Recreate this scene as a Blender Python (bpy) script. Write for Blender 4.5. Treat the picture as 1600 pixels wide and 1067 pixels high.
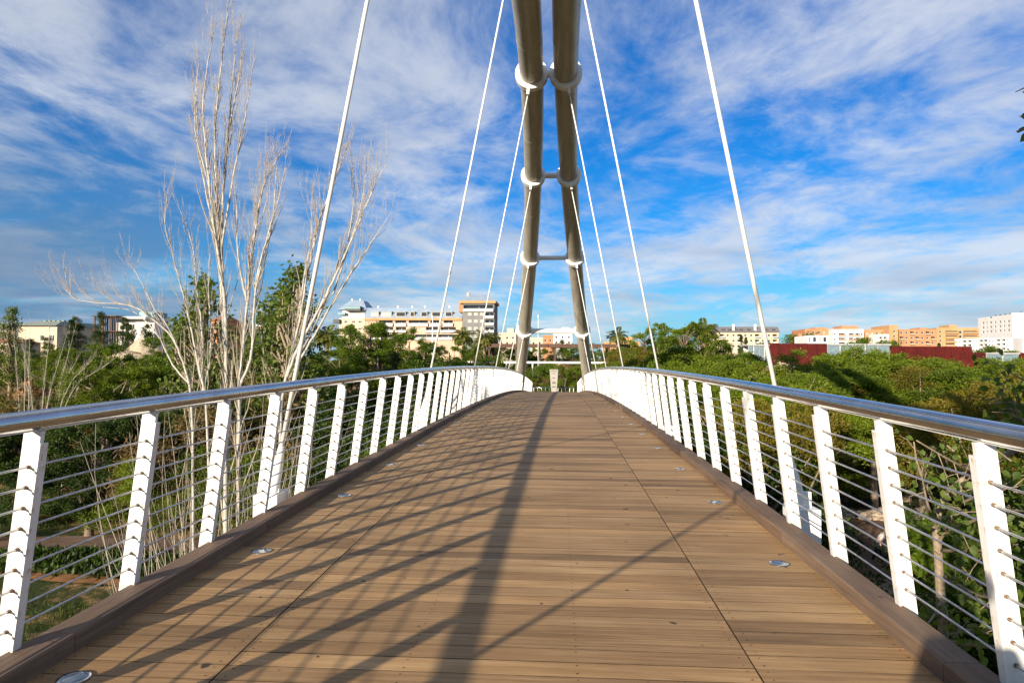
import bpy, math, random
import numpy as np
from mathutils import Vector, Matrix, Euler

random.seed(7)
rng = np.random.default_rng(11)
R = math.radians
scn = bpy.context.scene
for o in list(bpy.data.objects):
    bpy.data.objects.remove(o)
col = scn.collection

# ------------------------------------------------------------------ camera
CAM = (0.349, 0.0, 1.667)
YAW, PITCH, ROLL, FOC = 0.0677, 0.0316, 0.0047, 1066.7
cd = bpy.data.cameras.new('camera')
cam = bpy.data.objects.new('camera', cd)
col.objects.link(cam)
cd.sensor_width = 36.0
cd.lens = 24.0
cd.clip_end = 8000
cd.clip_start = 0.05
cam.matrix_world = (Matrix.Translation(CAM) @ Matrix.Rotation(YAW, 4, 'Z') @
                    Matrix.Rotation(math.pi / 2 + PITCH, 4, 'X') @ Matrix.Rotation(ROLL, 4, 'Z'))
scn.camera = cam

# ------------------------------------------------------------------ light
LDIR = Vector((1.81, 3.40, -1.0)).normalized()          # way the sunlight travels
SUN_EL = math.asin(-LDIR.z)
SUN_AZ = math.atan2(-LDIR.x, -LDIR.y)                   # from +Y towards +X
sd = bpy.data.lights.new('sun', 'SUN')
sd.energy = 5.0
sd.angle = R(0.55)
sd.color = (1.0, 0.87, 0.70)
sun = bpy.data.objects.new('sun', sd)
col.objects.link(sun)
sun.rotation_euler = LDIR.to_track_quat('-Z', 'Y').to_euler()
sun.location = (-40, -60, 40)

scn.view_settings.view_transform = 'Standard'
scn.view_settings.look = 'None'
scn.view_settings.gamma = 1.0
scn.view_settings.use_curve_mapping = False
scn.view_settings.exposure = 0.92

# ------------------------------------------------------------------ node helpers
class NT:
    def __init__(self, tree):
        self.t = tree
        self.n = tree.nodes
        self.l = tree.links
    def add(self, typ, **kw):
        nd = self.n.new(typ)
        for k, v in kw.items():
            setattr(nd, k, v)
        return nd
    def put(self, sock, v):
        if hasattr(v, 'is_linked') or isinstance(v, bpy.types.NodeSocket):
            self.l.new(v, sock)
        else:
            sock.default_value = v
    def math(self, op, a, b=0.0, clamp=False):
        nd = self.add('ShaderNodeMath', operation=op, use_clamp=clamp)
        self.put(nd.inputs[0], a)
        self.put(nd.inputs[1], b)
        return nd.outputs[0]
    def mix(self, f, a, b, mode='MIX'):
        nd = self.add('ShaderNodeMix', data_type='RGBA', blend_type=mode)
        self.put(nd.inputs[0], f)
        self.put(nd.inputs[6], a)
        self.put(nd.inputs[7], b)
        return nd.outputs[2]
    def noise(self, vec, scale, detail=4.0, rough=0.55, dist=0.0, dims='3D'):
        nd = self.add('ShaderNodeTexNoise', noise_dimensions=dims)
        if vec is not None:
            self.l.new(vec, nd.inputs['Vector'])
        nd.inputs['Scale'].default_value = scale
        nd.inputs['Detail'].default_value = detail
        nd.inputs['Roughness'].default_value = rough
        nd.inputs['Distortion'].default_value = dist
        return nd.outputs[0]
    def mapping(self, vec, loc=(0, 0, 0), rot=(0, 0, 0), scale=(1, 1, 1)):
        nd = self.add('ShaderNodeMapping')
        self.l.new(vec, nd.inputs[0])
        nd.inputs[1].default_value = loc
        nd.inputs[2].default_value = rot
        nd.inputs[3].default_value = scale
        return nd.outputs[0]
    def ramp(self, f, stops):
        nd = self.add('ShaderNodeValToRGB')
        el = nd.color_ramp.elements
        while len(el) < len(stops):
            el.new(0.5)
        for e, (p, c) in zip(el, stops):
            e.position = p
            e.color = c if len(c) == 4 else (*c, 1)
        self.put(nd.inputs[0], f)
        return nd.outputs[0]
    def range(self, f, a, b, c=0.0, d=1.0, smooth=True):
        nd = self.add('ShaderNodeMapRange')
        nd.interpolation_type = 'SMOOTHSTEP' if smooth else 'LINEAR'
        self.put(nd.inputs[0], f)
        for i, v in enumerate((a, b, c, d)):
            nd.inputs[1 + i].default_value = v
        return nd.outputs[0]

def G(v):
    return (v, v, v, 1)

# ------------------------------------------------------------------ world: Nishita sky and thin high clouds
world = bpy.data.worlds.new('World')
scn.world = world
world.use_nodes = True
w = NT(world.node_tree)
w.n.clear()
sky = w.add('ShaderNodeTexSky', sky_type='NISHITA')
sky.sun_disc = False
sky.sun_elevation = SUN_EL
sky.sun_rotation = SUN_AZ
sky.air_density = 1.0
sky.dust_density = 0.25
sky.ozone_density = 3.0
hs = w.add('ShaderNodeHueSaturation')
w.l.new(sky.outputs[0], hs.inputs['Color'])
hs.inputs['Saturation'].default_value = 1.25
hs.inputs['Value'].default_value = 1.0
tc = w.add('ShaderNodeTexCoord')
sp = w.add('ShaderNodeSeparateXYZ')
w.l.new(tc.outputs['Generated'], sp.inputs[0])
dx, dy, dz = sp.outputs[0], sp.outputs[1], sp.outputs[2]
zc = w.math('MAXIMUM', w.math('ADD', dz, 0.09), 0.03)
cu = w.math('DIVIDE', dx, zc)
cv = w.math('DIVIDE', dy, zc)
cb = w.add('ShaderNodeCombineXYZ')
w.l.new(cu, cb.inputs[0])
w.l.new(cv, cb.inputs[1])
P = cb.outputs[0]
# bend the layer a little, then draw long bands, puffs and fine ripples
warp = w.add('ShaderNodeTexNoise')
w.l.new(P, warp.inputs['Vector'])
warp.inputs['Scale'].default_value = 0.55
warp.inputs['Detail'].default_value = 2.0
vw = w.add('ShaderNodeVectorMath', operation='MULTIPLY_ADD')
w.l.new(warp.outputs['Color'], vw.inputs[0])
vw.inputs[1].default_value = (0.9, 0.9, 0.0)
w.l.new(P, vw.inputs[2])
PW = vw.outputs[0]
bands = w.noise(w.mapping(PW, (3.1, 1.7, 0), (0, 0, R(-24)), (0.85, 0.36, 1)), 1.0, 5.0, 0.55, 0.2)
puffs = w.noise(w.mapping(PW, (0.4, 5.2, 0), (0, 0, R(-30)), (1.0, 0.82, 1)), 2.3, 7.0, 0.60, 0.1)
rip = w.noise(w.mapping(PW, (7.0, 2.0, 0), (0, 0, R(38)), (1.0, 0.7, 1)), 5.5, 7.0, 0.66, 0.25)
den = w.math('ADD', w.math('MULTIPLY', bands, 0.50), w.math('ADD', w.math('MULTIPLY', puffs, 0.27), w.math('MULTIPLY', rip, 0.23)))
cover = w.range(den, 0.40, 0.585)
# a thicker grey bank low in the west-north-west, a thin pale veil in the north-east
dirl = w.math('ADD', w.math('MULTIPLY', dx, -0.86), w.math('MULTIPLY', dy, 0.51))
bank = w.math('MULTIPLY', w.range(dirl, 0.60, 0.97), w.range(dz, 0.36, 0.10))
bankn = w.range(w.noise(w.mapping(PW, (1.3, 0.2, 0), (0, 0, R(70)), (0.5, 0.9, 1)), 0.9, 4.0, 0.5), 0.30, 0.55)
bank = w.math('MULTIPLY', bank, bankn)
shine = w.noise(PW, 1.1, 3.0, 0.5)
ccol = w.ramp(shine, [(0.3, (5.0, 5.7, 7.0)), (0.62, (8.2, 8.6, 9.3))])
tint = w.mix(1.0, hs.outputs[0], (0.22, 1.06, 1.62, 1), 'MULTIPLY')      # a clear, rain-washed evening blue
tint = w.mix(w.range(dz, 0.20, 0.0, 0.0, 0.55), tint, (4.3, 6.6, 8.8, 1))                 # paler air near the horizon
bg_col = w.mix(w.math('MULTIPLY', cover, 0.82), tint, ccol)
bg_col = w.mix(w.math('MULTIPLY', bank, 0.80), bg_col, (1.35, 2.5, 4.4, 1))
bgn = w.add('ShaderNodeBackground')
w.l.new(bg_col, bgn.inputs[0])
bgn.inputs[1].default_value = 0.05
wo = w.add('ShaderNodeOutputWorld')
w.l.new(bgn.outputs[0], wo.inputs[0])

# ------------------------------------------------------------------ small tools
def ray(px, py):
    u, v = px - 800.0, py - 533.5
    c, s = math.cos(ROLL), math.sin(ROLL)
    u, v = c * u + s * v, -s * u + c * v
    x, y, z = u / FOC, 1.0, -v / FOC
    c, s = math.cos(PITCH), math.sin(PITCH)
    y, z = c * y - s * z, s * y + c * z
    c, s = math.cos(YAW), math.sin(YAW)
    x, y = c * x - s * y, s * x + c * y
    return x / y, z / y

def at(px, py, Y):
    """point of the place at distance Y along the bridge that was measured at (px, py) in the photograph"""
    a, b = ray(px, py)
    return Vector((CAM[0] + a * Y, Y, CAM[2] + b * Y))

def to_px(p):
    q = cam.matrix_world.inverted() @ Vector(p)
    return 800 + FOC * q.x / -q.z, 533.5 - FOC * q.y / -q.z

def make_mesh(name, V, F, mat=None, smooth=False, tone=None):
    """V: (n,3), F: list of tuples or an (m,k) array"""
    me = bpy.data.meshes.new(name)
    V = np.asarray(V, dtype=np.float32)
    if isinstance(F, np.ndarray):
        m, k = F.shape
        me.vertices.add(len(V))
        me.vertices.foreach_set('co', V.ravel())
        me.loops.add(m * k)
        me.loops.foreach_set('vertex_index', F.astype(np.int32).ravel())
        me.polygons.add(m)
        me.polygons.foreach_set('loop_start', np.arange(0, m * k, k, dtype=np.int32))
        me.update(calc_edges=True)
    else:
        me.from_pydata(V.tolist(), [], F)
        me.update()
    if smooth:
        me.polygons.foreach_set('use_smooth', [True] * len(me.polygons))
    if tone is not None:
        a = me.attributes.new('tone', 'FLOAT', 'FACE')
        a.data.foreach_set('value', np.asarray(tone, dtype=np.float32))
    if mat:
        me.materials.append(mat)
    return me

def link(name, me, parent=None, loc=None, rot=None, scale=None):
    o = bpy.data.objects.new(name, me)
    col.objects.link(o)
    if parent:
        o.parent = parent
    if loc is not None:
        o.location = loc
    if rot is not None:
        o.rotation_euler = rot
    if scale is not None:
        o.scale = scale
    return o

def tag(o, label=None, cat=None, group=None, kind=None):
    if label:
        o['label'] = label
    if cat:
        o['category'] = cat
    if group:
        o['group'] = group
    if kind:
        o['kind'] = kind
    return o

def thing(name, label, cat, loc=(0, 0, 0), rotz=0.0, group=None):
    return tag(link(name, None, None, loc, (0, 0, rotz)), label, cat, group, 'thing')

class MB:
    """gathers boxes, tubes, discs into one mesh"""
    def __init__(self):
        self.V = []
        self.F = []
    def add(self, V, F):
        n = len(self.V)
        self.V += [tuple(v) for v in V]
        self.F += [tuple(i + n for i in f) for f in F]
        return self
    def box(self, a, b):
        x0, y0, z0 = a
        x1, y1, z1 = b
        return self.add([(x0, y0, z0), (x1, y0, z0), (x1, y1, z0), (x0, y1, z0), (x0, y0, z1), (x1, y0, z1), (x1, y1, z1), (x0, y1, z1)],
                        [(3, 2, 1, 0), (4, 5, 6, 7), (0, 1, 5, 4), (1, 2, 6, 5), (2, 3, 7, 6), (3, 0, 4, 7)])
    def hexa(self, bottom, top):
        return self.add(list(bottom) + list(top), [(3, 2, 1, 0), (4, 5, 6, 7), (0, 1, 5, 4), (1, 2, 6, 5), (2, 3, 7, 6), (3, 0, 4, 7)])
    def tube(self, pts, rad, n=8, cap=True):
        pts = [Vector(p) for p in pts]
        k = len(pts)
        if not hasattr(rad, '__len__'):
            rad = [rad] * k
        V = []
        up = Vector((0, 0, 1))
        prev = None
        for i, p in enumerate(pts):
            t = (pts[min(i + 1, k - 1)] - pts[max(i - 1, 0)])
            t = t.normalized() if t.length > 1e-9 else Vector((0, 0, 1))
            if prev is None:
                ref = Vector((1, 0, 0)) if abs(t.z) > 0.9 else up
                a = t.cross(ref).normalized()
            else:
                a = (prev - t * prev.dot(t))
                a = a.normalized() if a.length > 1e-6 else t.orthogonal().normalized()
            prev = a
            b = t.cross(a)
            for j in range(n):
                an = 2 * math.pi * j / n
                V.append(p + (a * math.cos(an) + b * math.sin(an)) * rad[i])
        F = []
        for i in range(k - 1):
            for j in range(n):
                j2 = (j + 1) % n
                F.append((i * n + j, i * n + j2, (i + 1) * n + j2, (i + 1) * n + j))
        if cap:
            F.append(tuple(range(n - 1, -1, -1)))
            F.append(tuple((k - 1) * n + j for j in range(n)))
        return self.add(V, F)
    def build(self, name, mat, parent=None, smooth=False, **kw):
        return link(name, make_mesh(name, self.V, self.F, mat, smooth), parent, **kw)
    def mesh(self, name, mat, smooth=False):
        return make_mesh(name, self.V, self.F, mat, smooth)

def smooth_by_angle(me, deg=40):
    me.polygons.foreach_set('use_smooth', [True] * len(me.polygons))
    try:
        me.set_sharp_from_angle(angle=R(deg))
    except Exception:
        pass
    return me

# ------------------------------------------------------------------ materials
def new_mat(name):
    m = bpy.data.materials.new(name)
    m.use_nodes = True
    nt = NT(m.node_tree)
    nt.n.clear()
    out = nt.add('ShaderNodeOutputMaterial')
    b = nt.add('ShaderNodeBsdfPrincipled')
    nt.l.new(b.outputs[0], out.inputs[0])
    return m, nt, b, out

def bump(nt, b, h, strength=0.3, dist=0.01):
    bn = nt.add('ShaderNodeBump')
    bn.inputs['Strength'].default_value = strength
    bn.inputs['Distance'].default_value = dist
    nt.l.new(h, bn.inputs['Height'])
    nt.l.new(bn.outputs[0], b.inputs['Normal'])

def plain(name, c, rough=0.7, metal=0.0, var=0.12, scale=1.5, bumpy=0.0, spec=0.5):
    m, nt, b, out = new_mat(name)
    t = nt.add('ShaderNodeTexCoord')
    n = nt.noise(t.outputs['Object'], scale, 5.0, 0.6)
    n2 = nt.noise(t.outputs['Object'], scale * 7, 3.0, 0.6)
    f = nt.math('ADD', nt.math('MULTIPLY', n, 0.7), nt.math('MULTIPLY', n2, 0.3))
    lo = tuple(max(0, x * (1 - var * 1.6)) for x in c)
    hi = tuple(min(1, x * (1 + var)) for x in c)
    nt.l.new(nt.ramp(f, [(0.32, lo), (0.62, hi)]), b.inputs['Base Color'])
    b.inputs['Roughness'].default_value = rough
    b.inputs['Metallic'].default_value = metal
    b.inputs['Specular IOR Level'].default_value = spec
    if bumpy:
        bump(nt, b, f, bumpy, 0.02)
    return m

def wood_mat(name, dark, mid, light):
    m, nt, b, out = new_mat(name)
    t = nt.add('ShaderNodeTexCoord')
    oi = nt.add('ShaderNodeObjectInfo')
    geo = nt.add('ShaderNodeNewGeometry')
    rnd = nt.math('FRACT', nt.math('ADD', nt.math('MULTIPLY', oi.outputs['Random'], 7.13), nt.math('MULTIPLY', geo.outputs['Random Per Island'], 3.71)))
    off = nt.add('ShaderNodeCombineXYZ')
    nt.l.new(nt.math('MULTIPLY', rnd, 37.0), off.inputs[0])
    nt.l.new(nt.math('MULTIPLY', rnd, 91.0), off.inputs[1])
    va = nt.add('ShaderNodeVectorMath', operation='ADD')
    nt.l.new(t.outputs['Object'], va.inputs[0])
    nt.l.new(off.outputs[0], va.inputs[1])
    p = va.outputs[0]
    grain = nt.noise(nt.mapping(p, scale=(1.1, 42, 42)), 1.0, 6.0, 0.65, 0.6)
    fine = nt.noise(nt.mapping(p, scale=(5, 220, 220)), 1.0, 3.0, 0.6)
    blot = nt.noise(nt.mapping(p, scale=(0.9, 5, 5)), 1.0, 4.0, 0.6, 0.5)
    f = nt.math('ADD', nt.math('MULTIPLY', grain, 0.50), nt.math('ADD', nt.math('MULTIPLY', fine, 0.16), nt.math('MULTIPLY', blot, 0.34)))
    c = nt.ramp(f, [(0.30, dark), (0.50, mid), (0.70, light)])
    tone = nt.ramp(rnd, [(0.0, (0.60, 0.59, 0.60)), (0.3, (0.93, 0.89, 0.84)), (0.7, (1.02, 1.03, 1.03)), (1.0, (1.22, 1.17, 1.10))])
    c = nt.mix(1.0, c, tone, 'MULTIPLY')
    wide = nt.noise(geo.outputs['Position'], 0.55, 4.0, 0.6)         # walked and weathered patches of the deck
    c = nt.mix(1.0, c, nt.ramp(wide, [(0.34, (0.80, 0.79, 0.78)), (0.64, (1.10, 1.09, 1.07))]), 'MULTIPLY')
    spot = nt.noise(geo.outputs['Position'], 9.0, 2.0, 0.5)
    c = nt.mix(nt.range(spot, 0.70, 0.76), c, (0.05, 0.036, 0.026, 1))
    nt.l.new(c, b.inputs['Base Color'])
    b.inputs['Roughness'].default_value = 0.72
    b.inputs['Specular IOR Level'].default_value = 0.3
    bump(nt, b, f, 0.35, 0.006)
    return m

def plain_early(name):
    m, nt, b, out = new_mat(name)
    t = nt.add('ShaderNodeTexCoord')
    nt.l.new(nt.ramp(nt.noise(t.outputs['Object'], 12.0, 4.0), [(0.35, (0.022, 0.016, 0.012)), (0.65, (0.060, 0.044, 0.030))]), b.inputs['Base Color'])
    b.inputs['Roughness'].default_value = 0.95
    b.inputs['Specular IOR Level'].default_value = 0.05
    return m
M = {}
M['wood'] = wood_mat('weathered_deck_wood', (0.138, 0.080, 0.034), (0.345, 0.214, 0.098), (0.515, 0.352, 0.184))
M['edge'] = plain_early('dirt_and_gap_shade_edge')  # gap shade painted into the plank sides, together with edge dirt
M['kerbwood'] = wood_mat('weathered_kerb_wood', (0.062, 0.041, 0.028), (0.152, 0.100, 0.066), (0.240, 0.165, 0.110))

def rail_paint():
    m, nt, b, out = new_mat('white_rail_paint')
    geo = nt.add('ShaderNodeNewGeometry')
    p = geo.outputs['Position']
    n = nt.noise(nt.mapping(p, scale=(6, 6, 2.0)), 1.0, 5.0, 0.6)
    c = nt.ramp(n, [(0.35, (0.66, 0.645, 0.61)), (0.6, (0.74, 0.73, 0.70))])
    t = nt.add('ShaderNodeTexCoord')
    oi = nt.add('ShaderNodeObjectInfo')
    so = nt.add('ShaderNodeSeparateXYZ')
    nt.l.new(t.outputs['Object'], so.inputs[0])
    fr = nt.math('FRACT', nt.math('DIVIDE', nt.math('SUBTRACT', 2.10, so.outputs[2]), 0.1055))
    near = nt.range(fr, 0.42, 0.02)
    st = nt.noise(nt.mapping(p, scale=(38, 38, 5)), 1.0, 3.0, 0.6)
    c = nt.mix(nt.math('MULTIPLY', nt.math('MULTIPLY', near, nt.range(st, 0.47, 0.66)), 0.75), c, (0.40, 0.25, 0.11, 1))
    dirt = nt.range(so.outputs[2], 0.32, 0.02)
    c = nt.mix(nt.math('MULTIPLY', nt.math('MULTIPLY', dirt, nt.range(n, 0.35, 0.6)), 0.5), c, (0.36, 0.33, 0.28, 1))
    rst = nt.noise(nt.mapping(p, scale=(16, 16, 7)), 1.0, 4.0, 0.65)
    c = nt.mix(nt.range(rst, 0.66, 0.73), c, (0.42, 0.20, 0.05, 1))
    nt.l.new(c, b.inputs['Base Color'])
    b.inputs['Roughness'].default_value = 0.42
    return m
M['white'] = rail_paint()
M['white_steel'] = plain('white_painted_steel', (0.72, 0.71, 0.67), 0.4, 0, 0.06, 2.0)
M['rust'] = plain('rusty_collar', (0.19, 0.125, 0.075), 0.8, 0.2, 0.4, 60)
def arch_paint():
    m, nt, b, out = new_mat('arch_paint')
    geo = nt.add('ShaderNodeNewGeometry')
    p = geo.outputs['Position']
    n = nt.noise(nt.mapping(p, scale=(5, 0.7, 0.7)), 1.0, 6.0, 0.65)
    n2 = nt.noise(p, 14.0, 4.0, 0.6)
    f = nt.math('ADD', nt.math('MULTIPLY', n, 0.7), nt.math('MULTIPLY', n2, 0.3))
    nt.l.new(nt.ramp(f, [(0.30, (0.25, 0.23, 0.18)), (0.62, (0.45, 0.425, 0.355))]), b.inputs['Base Color'])
    b.inputs['Roughness'].default_value = 0.38
    return m
M['arch'] = arch_paint()
def steel():
    m, nt, b, out = new_mat('brushed_stainless_steel')
    t = nt.add('ShaderNodeTexCoord')
    n = nt.noise(nt.mapping(t.outputs['Object'], scale=(160, 1.5, 160)), 1.0, 4.0, 0.6)
    sm = nt.noise(t.outputs['Object'], 4.0, 4.0, 0.6)
    nt.l.new(nt.ramp(sm, [(0.35, (0.36, 0.37, 0.39)), (0.65, (0.48, 0.49, 0.50))]), b.inputs['Base Color'])
    b.inputs['Metallic'].default_value = 1.0
    nt.l.new(nt.range(n, 0.3, 0.7, 0.09, 0.16), b.inputs['Roughness'])
    bump(nt, b, n, 0.03, 0.001)
    return m
M['steel'] = steel()
M['rod'] = plain('galvanised_rod', (0.42, 0.42, 0.43), 0.35, 0.85, 0.25, 8)
M['girder'] = plain('grey_girder_paint', (0.34, 0.34, 0.33), 0.6, 0, 0.15, 1.0)
M['concrete'] = plain('pale_concrete', (0.42, 0.39, 0.34), 0.85, 0, 0.18, 0.8, 0.3)

def glass_mat(name, c, rough=0.08):
    m, nt, b, out = new_mat(name)
    t = nt.add('ShaderNodeTexCoord')
    n = nt.noise(t.outputs['Object'], 3.0, 3.0, 0.5)
    lo = tuple(x * 0.75 for x in c)
    nt.l.new(nt.ramp(n, [(0.35, lo), (0.65, c)]), b.inputs['Base Color'])
    b.inputs['Roughness'].default_value = rough
    b.inputs['Specular IOR Level'].default_value = 0.8
    return m
M['lens'] = glass_mat('deck_light_lens', (0.10, 0.13, 0.16), 0.06)
M['pane'] = glass_mat('dark_window_glass', (0.035, 0.04, 0.045))
M['pane_soft'] = glass_mat('curtained_window', (0.36, 0.34, 0.30), 0.3)
M['pane_blue'] = glass_mat('pale_blue_glazing', (0.17, 0.24, 0.27), 0.12)

def leaf_mat(name, a, bb, trans=0.35, spec=0.25):
    m = bpy.data.materials.new(name)
    m.use_nodes = True
    nt = NT(m.node_tree)
    nt.n.clear()
    out = nt.add('ShaderNodeOutputMaterial')
    at_ = nt.add('ShaderNodeAttribute', attribute_name='tone')
    oi = nt.add('ShaderNodeObjectInfo')
    geo = nt.add('ShaderNodeNewGeometry')
    pn = nt.noise(geo.outputs['Position'], 0.45, 3.0, 0.6)
    f = nt.math('ADD', nt.math('MULTIPLY', at_.outputs['Fac'], 0.55), nt.math('ADD', nt.math('MULTIPLY', nt.range(pn, 0.3, 0.7), 0.30), nt.math('MULTIPLY', oi.outputs['Random'], 0.25)))
    c = nt.ramp(f, [(0.15, a), (0.85, bb)])
    d = nt.add('ShaderNodeBsdfPrincipled')
    nt.l.new(c, d.inputs['Base Color'])
    d.inputs['Roughness'].default_value = 0.55
    d.inputs['Specular IOR Level'].default_value = spec
    tr = nt.add('ShaderNodeBsdfTranslucent')
    nt.l.new(nt.mix(1.0, c, (1.5, 1.45, 0.7, 1), 'MULTIPLY'), tr.inputs[0])
    mx = nt.add('ShaderNodeMixShader')
    mx.inputs[0].default_value = trans
    nt.l.new(d.outputs[0], mx.inputs[1])
    nt.l.new(tr.outputs[0], mx.inputs[2])
    nt.l.new(mx.outputs[0], out.inputs[0])
    return m
M['leaf_acacia'] = leaf_mat('acacia_leaves', (0.044, 0.076, 0.004), (0.155, 0.205, 0.012))
M['leaf_olive'] = leaf_mat('olive_brown_leaves', (0.085, 0.074, 0.007), (0.195, 0.158, 0.016))
M['leaf_green'] = leaf_mat('mid_green_leaves', (0.034, 0.070, 0.004), (0.130, 0.185, 0.012))
M['leaf_shade'] = leaf_mat('shade_coloured_leaves', (0.010, 0.024, 0.003), (0.050, 0.085, 0.010), 0.25)  # shade among the valley growth put into the leaf colour
M['leaf_dark'] = leaf_mat('dark_green_needles', (0.014, 0.030, 0.006), (0.050, 0.074, 0.014), 0.15)
M['leaf_poplar'] = leaf_mat('poplar_leaves', (0.045, 0.080, 0.010), (0.140, 0.190, 0.030), 0.45, 0.4)
M['leaf_palm'] = leaf_mat('palm_fronds', (0.055, 0.078, 0.010), (0.170, 0.170, 0.035), 0.25)
M['leaf_dry'] = leaf_mat('dry_shrub_twigs', (0.100, 0.065, 0.025), (0.180, 0.130, 0.050), 0.3)
M['leaf_grass'] = leaf_mat('grass_blades', (0.030, 0.050, 0.008), (0.090, 0.115, 0.020), 0.35)

def bark(name, dark, light, sc=6.0):
    m, nt, b, out = new_mat(name)
    geo = nt.add('ShaderNodeNewGeometry')
    p = geo.outputs['Position']
    n = nt.noise(nt.mapping(p, scale=(sc * 3, sc * 3, sc * 0.7)), 1.0, 5.0, 0.65)
    k = nt.noise(nt.mapping(p, scale=(sc, sc, sc * 2.6)), 1.0, 3.0, 0.6)
    c = nt.ramp(n, [(0.32, tuple(0.62 * x for x in light)), (0.58, light)])
    c = nt.mix(nt.range(k, 0.60, 0.70), c, (*dark, 1))
    nt.l.new(c, b.inputs['Base Color'])
    b.inputs['Roughness'].default_value = 0.8
    bump(nt, b, n, 0.5, 0.01)
    return m
M['bark_white'] = bark('white_poplar_bark', (0.12, 0.105, 0.085), (0.47, 0.445, 0.39))
M['bark_tan'] = bark('tan_twig_bark', (0.15, 0.115, 0.085), (0.40, 0.345, 0.27))
M['bark_brown'] = bark('brown_bark', (0.05, 0.035, 0.025), (0.17, 0.12, 0.08))
M['bark_pale'] = bark('pale_branch_bark', (0.10, 0.075, 0.05), (0.27, 0.21, 0.14))
M['bark_palm'] = bark('palm_trunk', (0.09, 0.055, 0.03), (0.25, 0.15, 0.085))

# ------------------------------------------------------------------ deck line of the bridge
K, MID = 0.00068, 19.0
Y0, Y1 = -30.0, 71.0
def dz_(y):
    return 2 * K * MID * y - K * y * y
def slope(y):
    return math.atan(2 * K * (MID - y))
def arch_z(y):
    return 11.66 - 0.00992 * (y - 19.0) ** 2
def arch_x(z):
    return 0.584 + 0.184 * (11.5 - z)

# ------------------------------------------------------------------ ground
def sstep(t):
    t = np.clip(t, 0, 1)
    return t * t * (3 - 2 * t)
def ground(x, y):
    x = np.asarray(x, float)
    y = np.asarray(y, float)
    edge = 52 + 2.5 * np.sin(x * 0.05 + 1.0) + 1.5 * np.sin(x * 0.13)
    far = sstep((y - edge) / 15.0)
    near = sstep((-14 - y) / 14.0)
    z = -7.5 + far * 5.4 + near * 6.6
    z = z + 0.16 * np.sin(x * 0.31 + y * 0.17) * np.cos(y * 0.23 - x * 0.11) * (1 + far)
    z = z + far * 1.0 * sstep((y - 90) / 60.0)
    return z

def ground_mat():
    m, nt, b, out = new_mat('valley_ground')
    geo = nt.add('ShaderNodeNewGeometry')
    p = geo.outputs['Position']
    sn = nt.add('ShaderNodeSeparateXYZ')
    nt.l.new(geo.outputs['Normal'], sn.inputs[0])
    big = nt.noise(p, 0.12, 5.0, 0.6)
    mid = nt.noise(p, 0.8, 5.0, 0.65)
    fine = nt.noise(p, 7.0, 4.0, 0.65)
    grass = nt.ramp(fine, [(0.3, (0.018, 0.028, 0.007)), (0.7, (0.055, 0.068, 0.017))])
    soil = nt.ramp(mid, [(0.3, (0.17, 0.085, 0.035)), (0.7, (0.36, 0.21, 0.10))])
    fac = nt.range(nt.math('ADD', nt.math('MULTIPLY', big, 0.6), nt.math('MULTIPLY', mid, 0.4)), 0.47, 0.56)
    steep = nt.range(sn.outputs[2], 0.965, 0.90)
    fac = nt.math('MAXIMUM', fac, steep)
    nt.l.new(nt.mix(fac, grass, soil), b.inputs['Base Color'])
    b.inputs['Roughness'].default_value = 0.95
    b.inputs['Specular IOR Level'].default_value = 0.1
    bump(nt, b, fine, 0.6, 0.08)
    return m
M['ground'] = ground_mat()
M['path'] = plain('brown_dirt_path', (0.145, 0.092, 0.060), 0.95, 0, 0.3, 0.9, 0.4, 0.1)
M['soil'] = plain('orange_soil', (0.24, 0.115, 0.045), 0.95, 0, 0.35, 1.2, 0.5, 0.1)
M['stone'] = plain('pale_stone', (0.36, 0.29, 0.21), 0.9, 0, 0.35, 2.5, 0.6, 0.1)

xs = np.concatenate([np.linspace(-3000, -150, 14)[:-1], np.linspace(-150, 150, 121), np.linspace(150, 3000, 14)[1:]])
ys = np.concatenate([np.linspace(-1500, -60, 8)[:-1], np.linspace(-60, 120, 91), np.linspace(120, 4000, 16)[1:]])
XX, YY = np.meshgrid(xs, ys)
VV = np.stack([XX.ravel(), YY.ravel(), ground(XX, YY).ravel()], 1)
nx, ny = len(xs), len(ys)
ii, jj = np.meshgrid(np.arange(nx - 1), np.arange(ny - 1))
q = (jj * nx + ii).ravel()
tag(link('ground', make_mesh('ground', VV, np.stack([q, q + 1, q + nx + 1, q + nx], 1), M['ground'], True)), kind='structure')

def strip(name, x0, x1, ya, yb, lift, mat, nseg=60, wav=0.4, kind='structure', ph=0.0):
    V, F = [], []
    for i in range(nseg + 1):
        x = x0 + (x1 - x0) * i / nseg
        for k in range(5):
            y = ya + (yb - ya) * k / 4 + wav * math.sin(x * 0.3 + ph + k * 0.15) + 0.3 * wav * math.sin(x * 1.1 + ph)
            V.append((x, y, float(ground(x, y)) + lift))
    for i in range(nseg):
        for k in range(4):
            a = i * 5 + k
            F.append((a, a + 5, a + 6, a + 1))
    o = link(name, make_mesh(name, V, F, mat, True))
    return tag(o, kind=kind) if kind else o
strip('dirt_road', 3, 90, 30.5, 41.5, 0.05, M['path'], 90, 0.5)
strip('dirt_path', -70, 3, 31.6, 34.0, 0.05, M['path'], 70, 0.35, ph=1.0)
strip('bare_soil_bed', -60, -6, 26.6, 27.9, 0.05, M['soil'], 60, 0.7, ph=2.0)

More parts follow.
